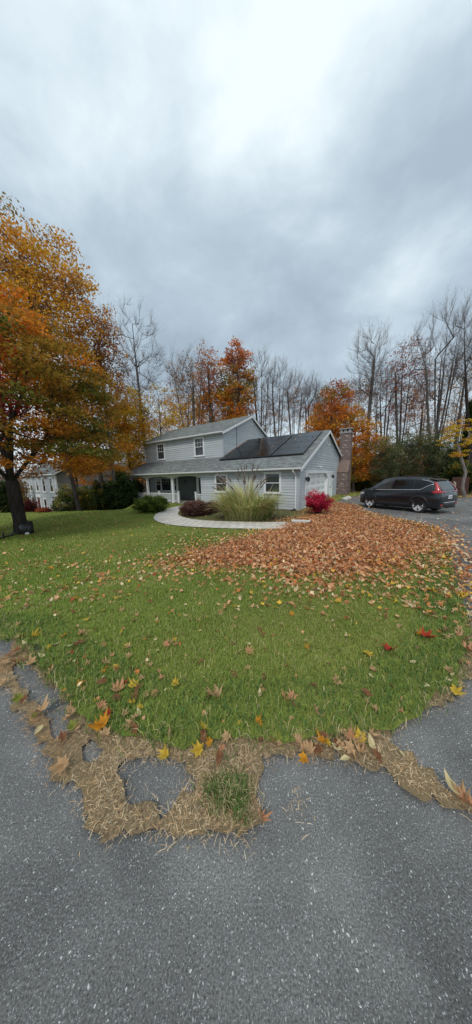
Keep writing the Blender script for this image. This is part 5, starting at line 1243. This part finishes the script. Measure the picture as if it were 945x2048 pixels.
# ------------------------------------------------------------------ shrubs and small plants
def shrub(name, px_, py_, wpx, top_y, cols, wts, n, per, size, label, cat='shrub', group=None, round_=1, clump=.25, flat=.9, stems=14, Y=None, depth=.9, stemmat='bark_dark', zf=.0, dark=.6, rag=.12):
    g = at(px_, py_) if Y is None else None
    if g is None: X = atY(px_, Y); g = Vector((X, Y, gzs(X, Y)))
    d = (g-Vector((0, 0, CAM_H))).length; R_ = wpx/2*g.y/F; Hh = zAt(px_, top_y, g.y)-g.z; b = np.array(g)
    C0 = np.array([g.x, g.y+R_*.2, g.z+Hh*(.5+zf)])
    def fn(p):
        q = (p-C0)/np.array([R_, R_*depth, Hh*(.5-zf*.5)]); l = np.sqrt((q**2).sum()); return .5 < l < 1+rag*(math.sin(7*q[0]+4*q[2]+5*q[1]+px_)+.6*math.sin(13*q[0]-9*q[2]+px_))
    T = pts_in(fn, n, C0-[R_, R_, Hh*.6], C0+[R_, R_, Hh*.6], max(.05, R_*.09)); T = T[T[:, 2] > g.z+.05]
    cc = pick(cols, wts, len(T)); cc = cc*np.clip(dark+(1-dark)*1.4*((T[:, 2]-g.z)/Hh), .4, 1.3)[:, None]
    V, Fl, C = leaves(T, per, clump, clump*.8, size, cc, flat, .15)
    o = empty(name, g, 0, label, cat, group); k = V.reshape(-1, 4, 3)[:, :, 2].min(1) > g.z; Fl = Fl[k]
    np_mesh('foliage', V-b, Fl, 'leaf', C, parent=o)
    m = MB()
    for i in range(stems):
        t = T[RNG.integers(len(T))]; s = np.array([g.x, g.y+R_*.2, g.z])+RNG.normal(0, .12*R_, 3)*[1, 1, 0]; mid = s+(t-s)*.5+[0, 0, Hh*.08]
        m.tube([s-b, mid-b, t-b], [.02, .013, .006], 5)
    m.build('stems', stemmat, o); return o
PC.update({'yew': (.085, .13, .028), 'yewlt': (.20, .25, .05), 'plum': (.15, .07, .06), 'plumlt': (.26, .15, .12), 'magenta': (.62, .045, .10), 'magdk': (.30, .02, .05), 'dkgreen': (.035, .058, .02), 'midgreen': (.09, .13, .035), 'hem': (.11, .135, .065), 'hemlt': (.20, .22, .10), 'sage': (.33, .33, .20), 'arb': (.035, .06, .018)})
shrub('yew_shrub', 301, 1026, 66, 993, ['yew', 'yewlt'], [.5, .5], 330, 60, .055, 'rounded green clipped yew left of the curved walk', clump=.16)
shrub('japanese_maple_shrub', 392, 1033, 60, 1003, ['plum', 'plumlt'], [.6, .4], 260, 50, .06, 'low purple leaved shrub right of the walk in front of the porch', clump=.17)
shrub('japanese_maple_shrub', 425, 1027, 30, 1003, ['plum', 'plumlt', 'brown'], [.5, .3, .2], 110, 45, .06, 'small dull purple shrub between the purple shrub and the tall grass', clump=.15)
def burning_bush():
    o = shrub('burning_bush', 638, 1031, 48, 990, ['magenta', 'magdk'], [.75, .25], 190, 34, .06, 'bright crimson burning bush at the corner of the garage', clump=.15, stems=34, zf=.14, rag=.24, flat=1.2)
    return o
burning_bush()
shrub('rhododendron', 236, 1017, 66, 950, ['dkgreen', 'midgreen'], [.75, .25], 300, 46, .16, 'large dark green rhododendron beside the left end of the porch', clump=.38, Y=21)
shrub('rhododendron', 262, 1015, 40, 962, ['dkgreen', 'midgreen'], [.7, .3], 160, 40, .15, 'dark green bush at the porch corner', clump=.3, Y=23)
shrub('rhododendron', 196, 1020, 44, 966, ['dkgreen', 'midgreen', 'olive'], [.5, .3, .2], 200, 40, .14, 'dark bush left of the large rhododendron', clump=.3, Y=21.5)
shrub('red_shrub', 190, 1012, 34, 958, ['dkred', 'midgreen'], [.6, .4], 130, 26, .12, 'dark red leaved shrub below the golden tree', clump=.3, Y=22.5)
shrub('forsythia', 130, 1028, 40, 972, ['midgreen', 'olive', 'sage'], [.4, .3, .3], 190, 36, .11, 'loose green shrub in front of the neighbouring house', clump=.3, Y=18)
shrub('forsythia', 165, 1024, 30, 975, ['midgreen', 'olive'], [.6, .4], 130, 36, .11, 'green shrub at the foot of the tall golden maple', clump=.28, Y=18.5)
shrub('hydrangea', 108, 1030, 22, 1002, ['midgreen', 'sage', 'yellow'], [.5, .4, .1], 90, 30, .09, 'pale green shrub left of the loose green shrub', clump=.2, Y=17)
shrub('barberry', 76, 1030, 20, 1018, ['dkred', 'rust'], [.6, .4], 60, 30, .09, 'low dark red shrub on the crest of the lawn', clump=.2, Y=16)
shrub('red_shrub', 50, 1028, 26, 1000, ['dkred', 'plum'], [.6, .4], 110, 40, .12, 'dark red shrub right beside the front maple trunk', clump=.35, Y=24)
shrub('evergreen_shrub', 3, 1025, 30, 962, ['dkgreen', 'midgreen'], [.7, .3], 160, 40, .15, 'dark green evergreen at the left edge behind the front maple', clump=.4, Y=22)
shrub('red_shrub', 12, 1030, 24, 1008, ['rust', 'dkred', 'brown'], [.4, .3, .3], 90, 30, .12, 'rusty shrub at the far left edge', clump=.3, Y=24)
shrub('brown_shrub', 36, 1015, 22, 950, ['brown', 'olive'], [.7, .3], 120, 30, .15, 'tall brown leaved shrub left of the neighbouring house', clump=.4, Y=30)
# hemlocks behind the car
for i, (p, w_, ty, Y, lb) in enumerate([(772, 48, 884, 23.5, 'leftmost dark hemlock above the car bonnet'), (806, 52, 868, 24.5, 'hemlock with feathery boughs above the car roof, second from the left'), (840, 54, 860, 24, 'tallest middle hemlock behind the car'), (876, 50, 872, 23.5, 'hemlock behind the rear window of the car'), (905, 40, 878, 25, 'hemlock right of the tailgate behind the yellow tree')]):
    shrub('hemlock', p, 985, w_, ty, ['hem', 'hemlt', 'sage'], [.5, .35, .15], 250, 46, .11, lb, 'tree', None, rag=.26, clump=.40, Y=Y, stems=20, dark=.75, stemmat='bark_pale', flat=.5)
shrub('evergreen_shrub', 722, 985, 36, 955, ['midgreen', 'olive', 'dkgreen'], [.4, .3, .3], 140, 30, .13, 'low green undergrowth shrub right of the chimney', clump=.3, Y=27)
shrub('evergreen_shrub', 756, 985, 30, 958, ['midgreen', 'olive', 'brown'], [.4, .3, .3], 120, 30, .13, 'low green undergrowth shrub above the car bonnet', clump=.3, Y=26)
shrub('evergreen_shrub', 930, 990, 60, 925, ['dkgreen', 'midgreen', 'olive'], [.5, .3, .2], 240, 40, .14, 'dark green bush behind the yellow tree at the right edge', clump=.4, Y=21)
def arborvitae(p, Y, ty, wpx, label):
    X = atY(p, Y); z0 = gzs(X, Y); top = zAt(p, ty, Y); R_ = wpx/2*Y/F; Hh = top-z0
    n = 420; t = RNG.random(n)**.8; z = z0+.1+Hh*t*.985; rr = R_*np.clip((1-t)**.55*1.15, .0, 1)*RNG.uniform(.65, 1.02, n); a = RNG.uniform(0, 6.28, n)
    T = np.column_stack([X+rr*np.cos(a), Y+rr*np.sin(a), z]); cc = pick(['arb', 'hem', 'midgreen'], [.6, .3, .1], n)
    V, Fl, C = leaves(T, 36, .26, .34, .12, cc, 1.2, .16); b = np.array([X, Y, z0]); o = empty('arborvitae', b, 0, label, 'tree'); np_mesh('crown', V-b, Fl, 'leaf', C, parent=o)
    m = MB(); m.tube([(0, 0, -.1), (0, 0, Hh*.9)], [.12, .03], 7); m.build('trunk', 'bark', o)
arborvitae(926, 24, 806, 15, 'narrow dark arborvitae behind the yellow tree, left of the pair'); arborvitae(945, 24, 808, 15, 'narrow dark arborvitae cut by the right edge, right of the pair')
arborvitae(897, 23, 905, 26, 'squat green arborvitae right behind the car')
def yellow_tree():
    g = at(931, 994); b = np.array(g); Y = g.y
    P = lambda x, y, dy=0: np.array([atY(x, Y+dy)+0, Y+dy, zAt(x, y, Y+dy)])
    cl = [(900, 852, .3), (912, 842, 0), (890, 868, .2), (905, 862, -.3), (876, 880, .2), (884, 876, -.2), (920, 858, .5), (893, 858, -.4), (925, 888, -.3), (930, 884, -.1), (920, 893, .2), (910, 911, -.5), (905, 911, -.2), (940, 846, .3), (948, 838, 0), (945, 868, -.2), (952, 860, .2), (938, 872, .4), (945, 850, -.4), (928, 902, .3), (955, 880, .2), (960, 850, .3), (915, 850, .5), (908, 872, .1), (930, 840, .5), (962, 868, -.3)]
    T = np.array([P(*c) for c in cl]); T = np.vstack([T, T+RNG.normal(0, .22, T.shape)])
    seeds = [([b-[0, 0, .1], P(928, 975), P(929, 958), P(931, 945)], None), ([P(931, 945), P(934, 925), P(935, 905)], 1), ([P(931, 945), P(922, 925), P(914, 905), P(908, 885)], 1)]
    pos, par, tips = skeleton(seeds, T, .3, .3, .2, .1); r = radii(par, len(pos), .009, 2.2, .11); V, Ft, tb = twigs(pos, par, tips, 5, .4, .005, .3, .7, 2)
    lv = leaves(T, 62, .34, .12, .10, pick(['yellow', 'gold', 'amber'], [.7, .2, .1], len(T)), .5, .15)
    finish('yellow_maple', b, pos, par, r, 'bark_pale', 'small yellow leaved tree with pale forked trunk right of the car', 'tree', None, (V, Ft), lv, 1.3)
yellow_tree()
def tall_grass():
    g = at(497, 1041); b = np.array(g); o = empty('ornamental_grass', g, 0, 'large clump of tall striped ornamental grass with plumes before the front wall', 'plant')
    n = 3000; tf = RNG.integers(0, 46, n); ta = RNG.uniform(0, 6.28, 46); tr = .80*np.sqrt(RNG.random(46)); a = ta[tf]+RNG.normal(0, .16, n); r0 = np.clip(tr[tf]+RNG.normal(0, .05, n), 0, .95); base = np.column_stack([r0*np.cos(a)*1.25, r0*np.sin(a)*.8+.3, np.zeros(n)])
    az = a+RNG.normal(0, .5, n); L_ = RNG.uniform(.9, 2.2, n)*RNG.uniform(.75, 1.2, 46)[tf]*(1.05-.25*r0); lean = .12+.80*r0*RNG.uniform(.4, 1.4, n)+.22*RNG.random(n); d = np.column_stack([np.cos(az), np.sin(az), np.zeros(n)]); s = np.column_stack([-np.sin(az), np.cos(az), np.zeros(n)])
    K = 6; V = []; wd = RNG.uniform(.010, .022, n)[:, None]
    for k in range(K+1):
        t = k/K; p = base+d*(L_*lean*(t**1.7)*.85)[:, None]; p[:, 2] += L_*(t-.42*lean*t**2.6*1.1); w_ = wd*(1-t)**.6+.002; V += [p-s*w_, p+s*w_]
    V = np.stack(V, 1); k0 = np.arange(n)[:, None]*(2*(K+1)); Fq = np.concatenate([k0+np.array([[2*k, 2*k+1, 2*k+3, 2*k+2]]) for k in range(K)])
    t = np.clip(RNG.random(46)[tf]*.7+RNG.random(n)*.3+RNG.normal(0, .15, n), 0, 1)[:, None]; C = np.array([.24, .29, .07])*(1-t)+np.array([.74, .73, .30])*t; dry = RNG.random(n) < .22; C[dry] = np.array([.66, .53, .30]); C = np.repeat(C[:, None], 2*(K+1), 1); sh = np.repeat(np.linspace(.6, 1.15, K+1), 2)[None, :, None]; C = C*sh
    np_mesh('blades', V.reshape(-1, 3), Fq, 'blade', C.reshape(-1, 3), parent=o)
    m = MB(); cs = []
    pl = []
    for i in range(46):
        az = RNG.uniform(0, 6.28); ln = RNG.uniform(.15, 1.0); h = RNG.uniform(1.9, 2.65)-ln*.5; e = np.array([math.cos(az)*1.5, math.sin(az), 0]); q = [np.array([0, .3, 0])+e*.3*k_/5*ln+e*ln*(k_/5)**2*.8+[0, 0, h*k_/5] for k_ in range(6)]
        m.tube(q, [.008, .008, .007, .007, .006, .005], 4); tip = q[-1]; dd = (q[-1]-q[-2]); dd /= np.linalg.norm(dd); pl.append((tip, dd))
    m.build('stalks', 'straw_stalk', o)
    m = MB()
    for tip, dd in pl: m.tube([tip-dd*.18, tip-dd*.05, tip+dd*.10+[0, 0, -.02], tip+dd*.24+[0, 0, -.07]], [.006, .030, .024, .005], 5)
    m.build('plumes', 'plume', o)
MAT['straw_stalk'] = simple('dry_stalk', (.32, .25, .14), .8); MAT['plume'] = simple('dark_plume', (.16, .12, .10), .9)
tall_grass()

# ------------------------------------------------------------------ small things about the yard
def shepherd_hook():
    g = at(556, 1028); o = empty('plant_hook', g, 0, 'thin black metal hook standing by the right front window', 'garden hook')
    m = MB(); m.tube([(0, 0, -.1), (0, 0, .9), (-.005, 0, 1.18)], .012, 6); m.build('pole', 'blackmetal', o)
    m = MB(); m.tube([(-.005, 0, 1.18), (.03, 0, 1.24), (.10, 0, 1.25), (.15, 0, 1.19), (.14, 0, 1.12)], .010, 6); m.build('hook', 'blackmetal', o)
shepherd_hook()
def slab_stone():
    P = px([(583, 1046), (622, 1046.5), (620, 1049.5), (584, 1049)]); m = MB(); c = np.mean(P, 0); z = gzs(*c)
    o = None; m.prism([(x-c[0], y-c[1], .03) for x, y in P], (0, 0, .11)); o = m.build('stepping_stone', 'concrete'); o.location = (c[0], c[1], z); tag(o, 'flat pale stone slab lying in the leaf drift before the garage corner', 'stone')
slab_stone()
def rocks():
    for k, (x, y, s) in enumerate(((690, 999, .22), (697, 997.5, .26), (693, 1001, .15))):
        g = at(x, y); bm = bmesh.new(); bmesh.ops.create_icosphere(bm, subdivisions=3, radius=s)
        for v in bm.verts: f = 1+.18*math.sin(v.co.x*19+k)+.14*math.cos(v.co.y*23+v.co.z*17); v.co = v.co*f; v.co.z *= .55
        me = bpy.data.meshes.new('rock'); bm.to_mesh(me); bm.free(); me.polygons.foreach_set('use_smooth', [True]*len(me.polygons)); me.materials.append(MAT['concrete']); o = bpy.data.objects.new('rock', me); COL.objects.link(o); o.location = (g.x, g.y, g.z+.06)
        tag(o, ['left pale rock at the foot of the chimney', 'largest whitish rock at the foot of the chimney', 'smallest pale rock at the foot of the chimney'][k], 'rock')
rocks()
def blower():
    g = at(58, 1069); b = Vector((g.x, g.y-.10, g.z)); o = empty('leaf_blower', b, 0, 'black backpack leaf blower leaning on the maple trunk with its tube on the grass', 'leaf blower')
    m = MB(); m.lathe([(.0, 0), (.17, .0), (.22, .06), (.23, .2), (.20, .34), (.12, .42), (0, .44)], 18, lambda x, y, z: (x, y*.75, z+.03)); m.build('motor_housing', 'black', o, True)
    m = MB(); m.box((-.16, .13, .04), (.16, .17, .52)); m.tube([(-.10, .13, .5), (-.14, -.02, .42), (-.15, -.16, .25), (-.12, -.10, .06)], .022, 6); m.tube([(.10, .13, .5), (.14, -.02, .42), (.15, -.16, .25), (.12, -.10, .06)], .022, 6); m.build('harness', 'rubber', o, True)
    m = MB(); m.lathe([(.0, .0), (.06, 0), (.065, .10), (.03, .12), (0, .12)], 12, lambda x, y, z: (x+.17, y-.16, z+.02)); m.build('fuel_tank', 'gutter', o, True)
    e = at(0, 1081)-b; e2 = at(-40, 1092)-b; n = 12
    m = MB(); m.tube([(-.15, -.1, .14), (-.3, -.16, .09)]+[tuple(Vector((-.3, -.16, .07)).lerp(Vector((e.x, e.y, e.z+.07)), t)) for t in (.3, .6, .8, 1)]+[(e2.x, e2.y, e2.z+.07)], [.06, .05, .05, .045, .045, .045, .055], 10); m.build('tube', 'black', o, True)
    m = MB(); h = Vector((e.x, e.y, e.z)).lerp(Vector((-.3, -.16, .07)), .25); m.tube([(h.x, h.y, h.z+.1), (h.x, h.y, h.z+.24)], .02, 8); m.build('handle', 'black', o, True)
blower()
def post():
    g = at(914, 996); X = atY(911.5, 17); o = None; m = MB(); m.box((-.06, -.06, -.1), (.06, .06, 1.15)); m.prism([(-.06, -.06, 1.15), (.06, -.06, 1.15), (.06, .06, 1.22), (-.06, .06, 1.22)], (0, 0, .02)); o = m.build('fence_post', 'wood'); o.location = (X, 17, gzs(X, 17)); tag(o, 'weathered wooden post standing just behind the tailgate', 'post')
post()
def shed_fence():
    X = atY(923, 19.5); o = empty('board_fence', (X, 19.5, gzs(X, 19.5)), rad(-8), 'dark red brown board fence behind the yellow tree', 'fence'); m = MB()
    for k in range(9): x = -.62+k*.14; m.box((x, -.012, .02), (x+.13, .012, 1.5+.02*math.sin(k*3)))
    m.build('boards', 'redwood', o); m = MB(); m.box((-.66, .013, .35), (.66, .06, .45)); m.box((-.66, .013, 1.15), (.66, .06, 1.25)); m.build('fence_rail', 'redwood', o)
shed_fence()
def planter():
    v = Matrix.Rotation(RZ, 3, 'Z') @ Vector(S(12.05, 1.2, .06)); o = empty('planter', A+v, 0, 'dark planter on the porch floor beside the entry', 'planter'); m = MB(); m.lathe([(0, 0), (.14, 0), (.19, .32), (.20, .35), (.17, .35), (.16, .30), (0, .30)], 16); m.build('pot', 'black', o, True)
    T = RNG.normal(0, .10, (40, 3))+[0, 0, .45]; V, Fl, C = leaves(T, 20, .09, .09, .06, pick(['dkgreen', 'plum'], [.6, .4], 40), 1, .15); np_mesh('foliage', V, Fl, 'leaf', C, parent=o)
planter()
bpy.context.view_layer.update()
